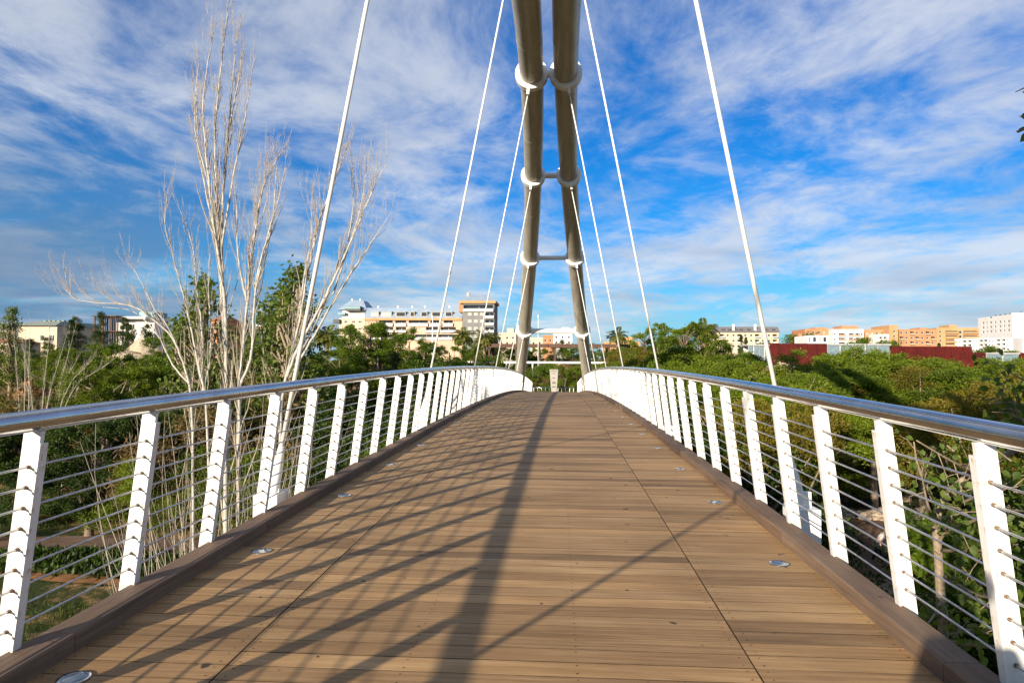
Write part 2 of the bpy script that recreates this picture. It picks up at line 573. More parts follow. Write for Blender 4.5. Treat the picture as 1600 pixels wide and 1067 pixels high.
# ------------------------------------------------------------------ footbridge: deck
bridge = thing('footbridge', 'arched footbridge deck of weathered brown planks with raised timber kerbs', 'footbridge')
SEAM, EDGE, PW_, ROWP = 1.376, 2.285, 0.1565, 0.160
def plank_mesh(x0, x1):
    h, c = 0.034, 0.0011
    b = MB()
    w2 = PW_ / 2
    V = [(x0, -w2, -h), (x1, -w2, -h), (x1, w2, -h), (x0, w2, -h),
         (x0, -w2, -c), (x1, -w2, -c), (x1, w2, -c), (x0, w2, -c),
         (x0 + c, -w2 + c, 0), (x1 - c, -w2 + c, 0), (x1 - c, w2 - c, 0), (x0 + c, w2 - c, 0)]
    F = [(3, 2, 1, 0), (8, 9, 10, 11)]
    for a in (0, 4):
        for i in range(4):
            j = (i + 1) % 4
            F.append((a + i, a + j, a + 4 + j, a + 4 + i))
    return V, F
SECT = [(-EDGE, -SEAM - 0.003), (-SEAM + 0.003, SEAM - 0.003), (SEAM + 0.003, EDGE)]
pm = []
for a, b in SECT:
    V, F = plank_mesh(a, b)
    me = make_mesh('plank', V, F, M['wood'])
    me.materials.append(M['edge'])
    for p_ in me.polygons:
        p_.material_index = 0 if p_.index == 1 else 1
    pm.append((V, F, me))
rows = []
y = Y0
while y < Y1:
    rows.append(y)
    y += ROWP
first = [r for r in rows if r > 2.75][:100]
fs = set(first)
rest = MB()
for r in rows:
    for k in range(3):
        V, F, me = pm[k]
        jz = random.uniform(-0.0012, 0.0012)
        jy = random.uniform(-0.0012, 0.0012)
        if r in fs:
            o = link('plank', me, bridge, (0, r + jy, dz_(r) + jz), (slope(r), 0, random.uniform(-0.0004, 0.0004)))
        else:
            mt = Matrix.Translation((0, r + jy, dz_(r) + jz)) @ Matrix.Rotation(slope(r), 4, 'X')
            rest.add([mt @ Vector(v) for v in V], F)
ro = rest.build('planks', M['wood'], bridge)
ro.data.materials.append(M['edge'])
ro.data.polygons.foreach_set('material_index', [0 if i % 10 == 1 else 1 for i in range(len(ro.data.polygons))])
tag(ro, kind='stuff')

# screw heads along the board ends
b = MB()
for r_ in first:
    for x in (-2.24, -1.43, -1.325, -0.45, 0.45, 1.325, 1.43, 2.24):
        for dy_ in (-0.045, 0.045):
            n = 6
            zz = dz_(r_ + dy_) + 0.0016
            b.add([(x + random.uniform(-.004, .004) + 0.0052 * math.cos(2 * math.pi * i / n), r_ + dy_ + 0.0052 * math.sin(2 * math.pi * i / n), zz) for i in range(n)], [tuple(range(n))])
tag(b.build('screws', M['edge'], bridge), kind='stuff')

# kerb boards
SEG = 2.45
y = 1.15 - SEG * 12
kb = []
while y < Y1 - 0.1:
    y2 = min(y + SEG - 0.004, Y1)
    for s in (-1, 1):
        V, F = [], []
        n = 5
        for i in range(n):
            yy = y + (y2 - y) * i / (n - 1)
            z = dz_(yy)
            xa, xb = 2.272, 2.462
            prof = [(xa, -0.02), (xa, 0.094), (xa + 0.008, 0.102), (xb - 0.008, 0.102), (xb, 0.094), (xb, -0.02)]
            V += [(s * px, yy, z + pz) for px, pz in prof]
        for i in range(n - 1):
            for j in range(6):
                j2 = (j + 1) % 6
                f = (i * 6 + j, (i + 1) * 6 + j, (i + 1) * 6 + j2, i * 6 + j2)
                F.append(f if s > 0 else f[::-1])
        F.append((0, 1, 2, 3, 4, 5))
        F.append(tuple(range(n * 6 - 1, n * 6 - 7, -1)))
        o = link('kerb_board', make_mesh('kerb_board', V, F, M['kerbwood']), bridge)
    y += SEG
# the kerb grain must run along the board: turn its texture by using an own material mapping
nt = M['kerbwood'].node_tree
for nd in nt.nodes:
    if nd.bl_idname == 'ShaderNodeMapping':
        sx, sy, sz = nd.inputs[3].default_value
        nd.inputs[3].default_value = (sy, sx, sz)

# girder below the deck
b = MB()
n = 60
prof = [(-2.62, -0.10), (2.62, -0.10), (2.62, -0.30), (1.1, -0.85), (-1.1, -0.85), (-2.62, -0.30)]
V, F = [], []
for i in range(n + 1):
    yy = Y0 + (Y1 - Y0) * i / n
    V += [(px, yy, dz_(yy) + pz) for px, pz in prof]
for i in range(n):
    for j in range(6):
        j2 = (j + 1) % 6
        F.append((i * 6 + j, (i + 1) * 6 + j, (i + 1) * 6 + j2, i * 6 + j2))
F += [(0, 1, 2, 3, 4, 5), tuple(range(n * 6 + 5, n * 6 - 1, -1))]
link('girder', make_mesh('girder', V, F, M['girder']), bridge)
b = MB()
b.box((-3.4, Y1 + 0.02, -9), (3.4, Y1 + 3.0, dz_(Y1) - 0.06))
b.build('abutment', M['concrete'], bridge)
b = MB()
b.box((-3.4, Y0 - 3.0, -9), (3.4, Y0 - 0.02, dz_(Y0) - 0.06))
b.build('abutment', M['concrete'], bridge)
# far landing where the bridge ends
b = MB()
b.box((-9, Y1 + 3.02, -4.5), (9, 83, dz_(Y1) - 0.30))
tag(b.build('landing_pavement', M['concrete']), kind='structure')

# ------------------------------------------------------------------ deck lights
def lathe(prof, n=24):
    V, F = [], []
    for r_, z in prof:
        for j in range(n):
            a = 2 * math.pi * j / n
            V.append((r_ * math.cos(a), r_ * math.sin(a), z))
    for i in range(len(prof) - 1):
        for j in range(n):
            j2 = (j + 1) % n
            F.append((i * n + j, i * n + j2, (i + 1) * n + j2, (i + 1) * n + j))
    return V, F
V, F = lathe([(0.078, -0.004), (0.078, 0.004), (0.075, 0.006), (0.060, 0.0065), (0.058, 0.003)])
ring_me = smooth_by_angle(make_mesh('light_ring', V, F, M['steel']))
V, F = lathe([(0.059, 0.0035), (0.036, 0.0055), (0.0005, 0.0062)])
lens_me = make_mesh('lens', V, F, M['lens'], True)
ORD = ['first', 'second', 'third', 'fourth', 'fifth', 'sixth', 'seventh', 'eighth', 'ninth', 'tenth', 'eleventh', 'twelfth',
       'thirteenth', 'fourteenth', 'fifteenth', 'sixteenth', 'seventeenth', 'eighteenth', 'nineteenth', 'twentieth',
       'twenty-first', 'twenty-second', 'twenty-third', 'twenty-fourth', 'twenty-fifth', 'twenty-sixth']
cnt = {-1: 0, 1: 0}
for i in range(22):
    yy = 3.31 + 2.165 * i
    for s in (-1, 1):
        if s == 1 and i == 0:
            continue
        k = cnt[s]
        cnt[s] += 1
        side = 'shadowed left' if s < 0 else 'sunlit right'
        t = thing('deck_light', 'round glass and steel deck light along the %s kerb, %s from the near end' % (side, ORD[k]), 'deck light',
                  (s * 2.065, yy, dz_(yy) + 0.003), 0, 'round lights set in the deck')
        t.rotation_euler = (slope(yy), 0, 0)
        link('ring', ring_me, t)
        link('lens', lens_me, t)

# ------------------------------------------------------------------ railings
LEAN = (2.481 - 2.334) / (1.224 - 0.1026)
def post_x(z):
    return 2.481 - LEAN * (z - 0.1026)
HB, HT = -0.16, 1.2265
ROD_Z = [1.045 - 0.1055 * i for i in range(9)]
def lean_box(s, xo, xi, ya, yb, z0, z1, cut=0.0):
    bt = [(s * (post_x(z0) + xi), ya, z0), (s * (post_x(z0) + xo), ya, z0), (s * (post_x(z0) + xo), yb, z0), (s * (post_x(z0) + xi), yb, z0)]
    tp = [(s * (post_x(z1) + xi), ya, z1), (s * (post_x(z1) + xo), ya, z1 - cut), (s * (post_x(z1) + xo), yb, z1 - cut), (s * (post_x(z1) + xi), yb, z1)]
    if s < 0:
        bt = bt[::-1]
        tp = tp[::-1]
    return bt, tp
post_me, plate_me, coll_me = {}, {}, {}
for s in (-1, 1):
    b = MB()
    b.hexa(*lean_box(s, 0.052, -0.040, -0.014, 0.016, HB, HT))
    post_me[s] = b.mesh('post', M['white'])
    b = MB()
    b.hexa(*lean_box(s, -0.043, -0.055, -0.026, 0.030, HB, HT - 0.062))
    plate_me[s] = b.mesh('side_plate', M['white'])
    b = MB()
    for z in ROD_Z:
        x = s * post_x(z)
        b.tube([(x, -0.026, z), (x, -0.012, z)], 0.0105, 8)
        b.tube([(x, 0.014, z), (x, 0.026, z)], 0.0105, 8)
    coll_me[s] = b.mesh('rod_collar', M['rust'], True)

for s in (-1, 1):
    side = 'left' if s < 0 else 'right'
    lab = ('white post and rod railing with steel handrail beside the bare white poplars' if s < 0 else
           'white post and rod railing with steel handrail beside the green acacia canopy')
    rl = thing('railing', lab, 'railing', (s * 2.45, 0, 0), 0, 'railings along the two deck edges')
    inv = Matrix.Translation((-s * 2.45, 0, 0))
    for i in range(-9, 68):
        yy = 3.38 + i
        if yy > Y1 - 0.3:
            break
        p = link('post', post_me[s], rl, (-s * 2.45, yy, dz_(yy)), (slope(yy), 0, 0))
        link('side_plate', plate_me[s], p)
        tag(link('rod_collar', coll_me[s], p), kind='stuff')
    for k, z in enumerate(ROD_Z):
        b = MB()
        pts = []
        yy = -6.0
        while yy < Y1 - 0.2:
            pts.append((s * post_x(z) - s * 2.45, yy, dz_(yy) + z))
            yy += 1.0
        b.tube(pts, 0.0062, 6)
        b.build('rod', M['rod'], rl, True)
    # flat bar under the handrail, then the tube in lengths with fine joints
    def sweep(prof, ya, yb, step=1.0):
        V, F = [], []
        n = max(2, int((yb - ya) / step) + 1)
        m = len(prof)
        for i in range(n):
            yy = ya + (yb - ya) * i / (n - 1)
            V += [(s * px - s * 2.45, yy, dz_(yy) + pz) for px, pz in prof]
        for i in range(n - 1):
            for j in range(m):
                j2 = (j + 1) % m
                f = (i * m + j, (i + 1) * m + j, (i + 1) * m + j2, i * m + j2)
                F.append(f[::-1] if s > 0 else f)
        F.append(tuple(range(m))[::-1 if s < 0 else 1])
        F.append(tuple(range((n - 1) * m, n * m))[::1 if s < 0 else -1])
        return V, F
    xc = post_x(1.224)
    V, F = sweep([(xc - 0.012, 1.2272), (xc + 0.012, 1.2272), (xc + 0.012, 1.2333), (xc - 0.012, 1.2333)], -6.5, Y1)
    link('flat_bar', make_mesh('flat_bar', V, F, M['white']), rl)
    RR, zc_ = 0.052, 1.284
    circ = [(xc + RR * math.cos(2 * math.pi * j / 28), zc_ + RR * math.sin(2 * math.pi * j / 28)) for j in range(28)]
    ya = -6.5
    while ya < Y1:
        yb = min(ya + 6.0, Y1)
        V, F = sweep(circ, ya + 0.0015, yb - 0.0015, 0.5)
        link('handrail', smooth_by_angle(make_mesh('handrail', V, F, M['steel']), 50), rl)
        ya = yb
    # end panel
    b = MB()
    b.box((-0.12, Y1 - 0.25, dz_(Y1) - 0.3), (0.10, Y1 + 0.25, dz_(Y1) + 1.2))
    b.build('end_panel', M['white_steel'], rl)

# ------------------------------------------------------------------ arch
NODES = [-17, -9, -1, 7, 15, 23, 31, 39, 47]
arch = thing('tied_arch', 'pair of thick grey beige steel arch tubes joined by white collars over the deck', 'arch', (0, 19, 0))
for s in (-1, 1):
    pts = []
    for i in range(91):
        yy = -19 + 76 * i / 90
        z = arch_z(yy)
        pts.append((s * arch_x(z), yy - 19, z))
    b = MB()
    b.tube(pts, 0.405, 36)
    b.build('arch_tube', M['arch'], arch, True)
    for k in range(3, 88, 4):                              # butt welds between tube lengths
        p_, q2 = Vector(pts[k]), Vector(pts[k + 1])
        d_ = (q2 - p_).normalized()
        b = MB()
        b.tube([p_ - d_ * 0.022, p_ - d_ * 0.012, p_ + d_ * 0.012, p_ + d_ * 0.022], [0.402, 0.411, 0.411, 0.402], 36, False)
        b.build('weld_seam', M['arch'], arch, True)
    for yy in NODES:
        z = arch_z(yy)
        c = Vector((s * arch_x(z), yy - 19, z))
        e = 0.01
        z2 = arch_z(yy + e)
        t = (Vector((s * arch_x(z2), yy + e - 19, z2)) - c).normalized()
        b = MB()
        b.tube([c - t * 0.14, c - t * 0.12, c + t * 0.12, c + t * 0.14], [0.54, 0.56, 0.56, 0.54], 40)
        o = b.build('collar', M['white_steel'], arch)
        smooth_by_angle(o.data, 30)
        # lug for the hanger, on the underside
        dn = Vector((s * 0.18, 0, -1))
        dn = (dn - t * dn.dot(t)).normalized()
        sd_ = t.cross(dn)
        b = MB()
        pc = c + dn * 0.50
        w_, l_, h_ = 0.05, 0.16, 0.24
        q = lambda a, bb_, h: pc + sd_ * a + t * bb_ + dn * h
        b.hexa([q(-w_, -l_, 0), q(w_, -l_, 0), q(w_, l_, 0), q(-w_, l_, 0)], [q(-w_, -l_ * .5, h_), q(w_, -l_ * .5, h_), q(w_, l_ * .5, h_), q(-w_, l_ * .5, h_)])
        b.build('hanger_lug', M['white_steel'], o)
for yy in NODES:
    z = arch_z(yy)
    x = arch_x(z)
    if x > 0.5:
        b = MB()
        b.tube([(-x + 0.45, yy - 19, z), (-x + 0.7 if x > 0.9 else -x + 0.5, yy - 19, z), (x - 0.7 if x > 0.9 else x - 0.5, yy - 19, z), (x - 0.45, yy - 19, z)], ([0.15, 0.125, 0.125, 0.15] if x < 1.6 else [0.21, 0.18, 0.18, 0.21]), 20)
        o = b.build('cross_bar', M['white_steel'], arch)
        smooth_by_angle(o.data, 40)

# ------------------------------------------------------------------ hangers
hn = {-1: 0, 1: 0}
for yy in NODES[1:]:
    for s in (-1, 1):
        z = arch_z(yy)
        dn = Vector((s * 0.18, 0, -1)).normalized()
        top = Vector((s * arch_x(z), yy, z)) + dn * 0.62
        foot = Vector((s * 2.76, yy + (0.28 if s < 0 else 0.0), dz_(yy) + 0.02))
        if top.z < foot.z + 0.5:
            continue
        if yy > 0:
            k = hn[s]
            hn[s] += 1
            lab = 'white steel hanger rod rising past the %s handrail, %s from the near end' % ('left' if s < 0 else 'right', ORD[k])
        else:
            lab = 'white steel hanger rod behind the viewer on the %s side, %s' % ('left' if s < 0 else 'right', 'near midway' if yy > -5 else 'near the abutment')
        t = thing('hanger_rod', lab, 'hanger', foot, 0, 'hangers between deck and arch')
        d = (top - foot)
        L = d.length
        d.normalize()
        b = MB()
        b.tube([d * 0.45, d * (L - 0.0)], 0.0225, 12)
        b.build('rod', M['white_steel'], t, True)
        b = MB()
        b.tube([d * 0.02, d * 0.32, d * 0.52, d * 0.60], [0.062, 0.062, 0.04, 0.03], 16)
        o = b.build('socket', M['white_steel'], t)
        smooth_by_angle(o.data, 40)
        b = MB()
        b.hexa([(-0.13, -0.16, -0.40), (0.13, -0.16, -0.40), (0.13, 0.16, -0.40), (-0.13, 0.16, -0.40)],
               [(-0.13, -0.16, 0.09), (0.13, -0.16, 0.09), (0.13, 0.16, 0.09), (-0.13, 0.16, 0.09)])
        b.box((-0.09, -0.02, 0.09), (0.09, 0.02, 0.24))
        b.build('anchor_block', M['white_steel'], t)

# ------------------------------------------------------------------ buildings
M['w_cream'] = plain('cream_render', (0.52, 0.43, 0.31), 0.85, 0, 0.10, 0.3)
M['w_peach'] = plain('peach_render', (0.50, 0.355, 0.25), 0.85, 0, 0.10, 0.3)
M['w_orange'] = plain('orange_brick', (0.43, 0.20, 0.095), 0.85, 0, 0.12, 0.4)
M['w_ochre'] = plain('ochre_brick', (0.45, 0.255, 0.115), 0.85, 0, 0.12, 0.4)
M['w_white'] = plain('white_render', (0.70, 0.67, 0.63), 0.8, 0, 0.06, 0.3)
M['w_grey'] = plain('grey_cladding', (0.17, 0.17, 0.165), 0.8, 0, 0.10, 0.4)
M['w_red'] = plain('corten_red_steel', (0.070, 0.0065, 0.0045), 0.7, 0, 0.35, 0.5, 0, 0.2)
M['w_brick'] = plain('red_brick', (0.30, 0.11, 0.05), 0.9, 0, 0.2, 0.6)
M['roof_blue'] = plain('pale_metal_roof', (0.24, 0.31, 0.39), 0.45, 0.0, 0.10, 0.4)
M['roof_slate'] = plain('grey_slate_roof', (0.15, 0.145, 0.15), 0.7, 0, 0.12, 0.6)
M['roof_green'] = plain('grey_green_roof', (0.20, 0.23, 0.19), 0.7, 0, 0.12, 0.6)
M['teal'] = plain('teal_panel', (0.06, 0.20, 0.22), 0.4, 0, 0.15, 0.6)
M['dark'] = plain('dark_metal', (0.05, 0.045, 0.04), 0.6, 0, 0.2, 0.8)
M['brown_timber'] = plain('red_brown_timber', (0.085, 0.042, 0.027), 0.8, 0, 0.25, 1.5)
M['frame'] = plain('window_frame_white', (0.62, 0.60, 0.56), 0.6, 0, 0.05, 1.0)
M['signgrey'] = plain('grey_sign_panel', (0.30, 0.28, 0.24), 0.6, 0, 0.08, 1.5)

WINC = {}
def window_mesh(w, h, fr):
    key = (round(w, 2), round(h, 2), fr)
    if key not in WINC:
        t = min(0.12, w * 0.1, h * 0.1)
        b = MB()
        b.box((0, 0, 0), (w, 0.08, t))
        b.box((0, 0, h - t), (w, 0.08, h))
        b.box((0, 0, t), (t, 0.08, h - t))
        b.box((w - t, 0, t), (w, 0.08, h - t))
        if w > 1.3:
            b.box((w / 2 - t / 2, 0.005, t), (w / 2 + t / 2, 0.075, h - t))
        p = MB()
        p.box((t, 0.03, t), (w - t, 0.06, h - t))
        WINC[key] = (b.mesh('window', M[fr]), p)
    return WINC[key]
PANEC = {}

class Bldg:
    def __init__(self, name, label, px0, Ya, px1, Yb, ytop, depth, wall, zbase=-3.2, cat='building', group=None):
        a, b_ = at(px0, 560, Ya), at(px1, 560, Yb)
        self.P0, self.Ya = a, Ya
        d = (b_ - a)
        self.ang = math.atan2(d.y, d.x)
        self.W = math.hypot(d.x, d.y)
        self.H = at(px0, ytop, Ya).z - zbase
        self.zb, self.depth, self.wall = zbase, depth, wall
        self.root = thing(name, label, cat, (a.x, a.y, zbase), self.ang, group)
        self.open = []
        self.px0, self.px1 = px0, px1
    def u(self, px):
        k = ray(px, 560)[0]
        c, s = math.cos(self.ang), math.sin(self.ang)
        # CAM.x + k*Y = P0.x + u c ; Y = P0.y + u s
        return (CAM[0] + k * self.P0.y - self.P0.x) / (c - k * s)
    def v(self, py, px=None):
        px = px if px is not None else (self.px0 + self.px1) / 2
        Y = self.P0.y + self.u(px) * math.sin(self.ang)
        return at(px, py, Y).z - self.zb
    def win(self, px, py, w, h, pane='pane', fr='frame', deep=0.22):
        """w, h in photograph pixels; px, py the middle"""
        u0, u1 = self.u(px - w / 2), self.u(px + w / 2)
        z0, z1 = self.v(py + h / 2, px), self.v(py - h / 2, px)
        self.open.append((u0, u1, z0, z1, deep, pane, fr))
    def loggia(self, pa, pb, ya, yb, yc, deep=1.6, slab='w_white', out=0.9, pane='pane'):
        """dark recess from ya to yb and the parapet from yb to yc"""
        u0, u1 = self.u(pa), self.u(pb)
        z0, z1, z2 = self.v(yc, pa), self.v(yb, pa), self.v(ya, pa)
        self.open.append((u0, u1, z1, z2, deep, pane, 'frame'))
        b = MB()
        b.box((u0 - 0.1, -out, z0), (u1 + 0.1, -out + 0.12, z1 - 0.05))
        b.box((u0 - 0.1, -out + 0.12, z0), (u0 + 0.02, -0.004, z1 - 0.05))
        b.box((u1 - 0.02, -out + 0.12, z0), (u1 + 0.1, -0.004, z1 - 0.05))
        b.box((u0 + 0.02, -out + 0.12, z0), (u1 - 0.02, -0.004, z0 + 0.15))
        o = b.build('balcony', M[slab], self.root)
        b = MB()
        b.box((u0 - 0.1, -out + 0.03, z1 + 0.25), (u1 + 0.1, -out + 0.09, z1 + 0.31))
        n = max(2, int((u1 - u0) / 1.2))
        for i in range(n + 1):
            x = u0 + (u1 - u0) * i / n
            b.box((x - 0.03, -out + 0.03, z1 - 0.05), (x + 0.03, -out + 0.09, z1 + 0.25))
        b.build('balcony_rail', M['dark'], o)
    def part(self, name, mat, ua, ub, ya, yb, za, zb_, parent=None):
        b = MB()
        b.box((ua, ya, za), (ub, yb, zb_))
        return b.build(name, M[mat], parent or self.root)
    def ppart(self, name, mat, pa, pb, pyt, pyb, ya, yb, parent=None):
        return self.part(name, mat, self.u(pa), self.u(pb), ya, yb, self.v(pyb, pa), self.v(pyt, pa), parent)
    def finish(self):
        W, H, D = self.W, self.H, self.depth
        ops = [(max(0.05, a), min(W - 0.05, b), max(0.05, c), min(H - 0.05, d), e, p, f) for a, b, c, d, e, p, f in self.open]
        ops = [o for o in ops if o[1] - o[0] > 0.2 and o[3] - o[2] > 0.2]
        xs_ = sorted({0.0, W} | {o[0] for o in ops} | {o[1] for o in ops})
        zs_ = sorted({0.0, H} | {o[2] for o in ops} | {o[3] for o in ops})
        mb = MB()
        for i in range(len(xs_) - 1):
            for j in range(len(zs_) - 1):
                xm, zm = (xs_[i] + xs_[i + 1]) / 2, (zs_[j] + zs_[j + 1]) / 2
                if any(o[0] < xm < o[1] and o[2] < zm < o[3] for o in ops):
                    continue
                x0, x1, z0, z1 = xs_[i], xs_[i + 1], zs_[j], zs_[j + 1]
                mb.add([(x0, 0, z0), (x1, 0, z0), (x1, 0, z1), (x0, 0, z1)], [(0, 1, 2, 3)])
        for x0, x1, z0, z1, dp, p, f in ops:
            V = [(x0, 0, z0), (x1, 0, z0), (x1, 0, z1), (x0, 0, z1), (x0, dp, z0), (x1, dp, z0), (x1, dp, z1), (x0, dp, z1)]
            mb.add(V, [(0, 4, 5, 1), (1, 5, 6, 2), (2, 6, 7, 3), (3, 7, 4, 0), (4, 7, 6, 5)])
        mb.add([(0, 0, 0), (W, 0, 0), (W, D, 0), (0, D, 0), (0, 0, H), (W, 0, H), (W, D, H), (0, D, H)],
               [(1, 2, 6, 5), (2, 3, 7, 6), (3, 0, 4, 7), (4, 5, 6, 7)])
        mb.build('wall', M[self.wall], self.root)
        for x0, x1, z0, z1, dp, p, f in ops:
            fm, pmb = window_mesh(x1 - x0, z1 - z0, f)
            key = (round(x1 - x0, 2), round(z1 - z0, 2), p)
            if key not in PANEC:
                PANEC[key] = pmb.mesh('pane', M[p])
            wd = link('window', fm, self.root, (x0, dp - 0.09, z0))
            link('pane', PANEC[key], wd)
        return self
    def hip(self, name, mat, u0, u1, y0, y1, z0, inset, z1, insy=None):
        iy = inset if insy is None else insy
        b = MB()
        b.hexa([(u0, y0, z0), (u1, y0, z0), (u1, y1, z0), (u0, y1, z0)],
               [(u0 + inset, y0 + iy, z1), (u1 - inset, y0 + iy, z1), (u1 - inset, y1 - iy, z1), (u0 + inset, y1 - iy, z1)])
        return b.build(name, M[mat], self.root)

# -- long apartment block with the pale metal roof, and its two towers
B = Bldg('apartment_block', 'long peach apartment block with pale blue metal roof and white balconies between two towers', 570, 270, 722, 270, 497, 14, 'w_peach')
for a, c in ((592, 613), (617, 634), (638, 668), (672, 689), (693, 707)):
    B.loggia(a, c, 499.5, 505, 509.5)
for a, c in ((575, 590), (598, 614), (618, 634), (665, 685), (688, 712)):
    B.loggia(a, c, 511, 516, 519.5)
for a, c in ((578, 600), (606, 636), (648, 682), (685, 714)):
    B.loggia(a, c, 522.5, 527, 531)
for x in (645, 658):
    B.win(x, 513, 5, 3.6, 'pane_soft')
B.finish()
zr0, zr1 = B.H + 0.02, B.v(480, 640)
b = MB()
b.hexa([(-0.3, -0.6, zr0), (B.W, -0.6, zr0), (B.W, 14.2, zr0), (-0.3, 14.2, zr0)], [(-0.3, 3.2, zr1), (B.W, 3.2, zr1), (B.W, 11, zr1), (-0.3, 11, zr1)])
rf = b.build('roof', M['roof_blue'], B.root)
B.part('cornice', 'w_ochre', -0.2, B.W - 0.02, -0.75, -0.005, B.H - 0.9, B.H)
for a, c, pn in ((579, 591, 'pane_soft'), (595, 611, 'pane_soft'), (618, 633, 'pane'), (640, 647, 'pane'), (657, 667, 'pane'), (674, 688, 'pane'), (695, 706, 'pane')):
    u0, u1, z0, z1 = B.u(a), B.u(c), B.v(495.5, a), B.v(487.5, a)
    d = B.part('dormer', 'w_cream', u0, u1, -0.1, 4.0, z0, z1)
    B.part('dormer_roof', 'roof_blue', u0 - 0.2, u1 + 0.2, -0.4, 4.2, z1 + 0.003, z1 + 0.22, d)
    B.part('pane', pn, u0 + 0.25, u1 - 0.25, -0.16, -0.06, z0 + 0.4, z1 - 0.2, d)
for x in (586, 617, 640, 660, 699):
    B.part('chimney', 'w_white', B.u(x) - 0.3, B.u(x) + 0.3, 4, 4.6, zr1 - 0.5, zr1 + 0.9)

B = Bldg('apartment_tower', 'grey apartment tower with pale hipped metal roof behind the palms', 722.3, 262, 772, 262, 474, 14, 'w_grey')
for px in (733, 742.5, 752):
    for py in (490.5, 501.5, 513, 524.5):
        B.win(px, py, 6.2, 4.6, 'pane_soft')
for py in (488.5, 499.5, 511, 522.5):
    B.loggia(758, 771, py, py + 5, py + 8.5)
B.loggia(724, 770, 476.5, 482.5, 487, 2.0)
B.finish()
B.part('cornice', 'w_ochre', -1.2, B.W + 0.6, -0.9, 14.6, B.H + 0.003, B.H + 1.0)
B.hip('roof', 'roof_blue', -1.2, B.W + 0.6, -0.9, 14.6, B.H + 1.003, 3.2, B.v(459, 740), 4.5)
B.part('chimney', 'w_peach', B.u(727), B.u(731), 3, 4.5, B.H + 1.5, B.v(456, 728))
B.part('wing', 'w_orange', -1.8, -0.005, 2, 12, B.v(487, 722), B.v(472, 722))
B = Bldg('stepped_tower', 'stepped apartment tower with flat topped pale roof left of the long block', 529, 272, 569.6, 272, 497, 16, 'w_cream')
for px in (540, 552, 562):
    B.win(px, 503, 5, 4, 'pane')
    B.win(px, 514, 5, 4, 'pane')
B.finish()
hb = B.part('upper_storey', 'w_white', B.u(533), B.u(568), 1.0, 15, B.H + 0.003, B.v(484, 550))
b = MB()
u0, u1, um0, um1 = B.u(526), B.u(572), B.u(541), B.u(562)
z0, z1 = B.v(484, 550) + 0.003, B.v(468, 550)
b.hexa([(u0, 0, z0), (u1, 0, z0), (u1, 16, z0), (u0, 16, z0)], [(um0, 4.5, z1), (um1, 4.5, z1), (um1, 11, z1), (um0, 11, z1)])
b.build('roof', M['roof_blue'], B.root)
for x in (542, 555):
    B.part('chimney', 'w_white', B.u(x) - 0.3, B.u(x) + 0.3, 6, 6.8, z1 - 0.4, z1 + 0.8)
g = B.ppart('glazed_balcony', 'dark', 540, 564, 479, 486, -1.6, 0.9)
B.ppart('balcony_glass', 'teal', 540.5, 563.5, 479.6, 483, -1.75, -1.61, g)
B.ppart('glazed_balcony', 'dark', 521, 531, 499, 505, -1.2, 2)
B.ppart('glazed_balcony', 'teal', 528, 539, 488.5, 492, -0.8, 0.9)

# -- buildings seen through the arch legs
for lab, a, c, yt, wl in (('low cream building left of the left arch leg', 779, 806, 522, 'w_cream'),
                          ('small cream house between the arch legs left of the orange one', 829, 848, 530, 'w_cream'),
                          ('small orange house between the two arch legs', 848.3, 864, 526, 'w_orange'),
                          ('cream white stepped house beside the right arch leg', 864.3, 894, 521, 'w_white'),
                          ('low orange house behind the fan palm right of the arch', 944, 1000, 536, 'w_ochre')):
    B = Bldg('distant_house', lab, a, 215, c, 215, yt, 10, wl, group='houses seen through the arch')
    n = max(2, int((c - a) / 8))
    for i in range(n):
        B.win(a + (c - a) * (i + 0.5) / n, yt + 6, 3.2, 3.6, 'pane')
        B.win(a + (c - a) * (i + 0.5) / n, yt + 14, 3.2, 3.6, 'pane')
    B.finish()
    B.part('parapet', wl, -0.15, B.W + 0.15, -0.15, 0.5, B.H + 0.003, B.H + 0.5)
    if c - a > 20:
        B.part('stair_head', wl, B.W * 0.45, B.W * 0.85, 2, 6, B.H + 0.003, B.H + 2.0)

# -- right hand side
B = Bldg('apartment_block', 'cream apartment block with long grey slate roof behind the right hanger rod', 1113, 250, 1217, 250, 519, 13, 'w_cream')
for i in range(11):
    px = 1119 + i * 9.2
    for py in (524, 532.5, 541):
        if i % 3 == 1:
            B.loggia(px - 3.5, px + 3.5, py - 2, py + 1.8, py + 3.4)
        else:
            B.win(px, py, 3.6, 3.4, 'pane')
B.finish()
zr0, zr1 = B.H + 0.003, B.v(510, 1165)
b = MB()
b.hexa([(-0.4, -0.5, zr0), (B.W + 0.4, -0.5, zr0), (B.W + 0.4, 13, zr0), (-0.4, 13, zr0)], [(-0.4, 2.5, zr1), (B.W + 0.4, 2.5, zr1), (B.W + 0.4, 10, zr1), (-0.4, 10, zr1)])
b.build('roof', M['roof_slate'], B.root)
for x in (1147, 1181):
    B.part('chimney', 'w_white', B.u(x) - 0.35, B.u(x) + 0.35, 0.4, 1.2, zr0, zr1 + 0.8)
for x in (1131, 1141, 1151, 1159, 1171, 1197, 1210):
    d = B.part('skylight', 'dark', B.u(x) - 0.5, B.u(x) + 0.5, 0.3, 1.6, zr0 + 0.4, zr0 + 1.2)

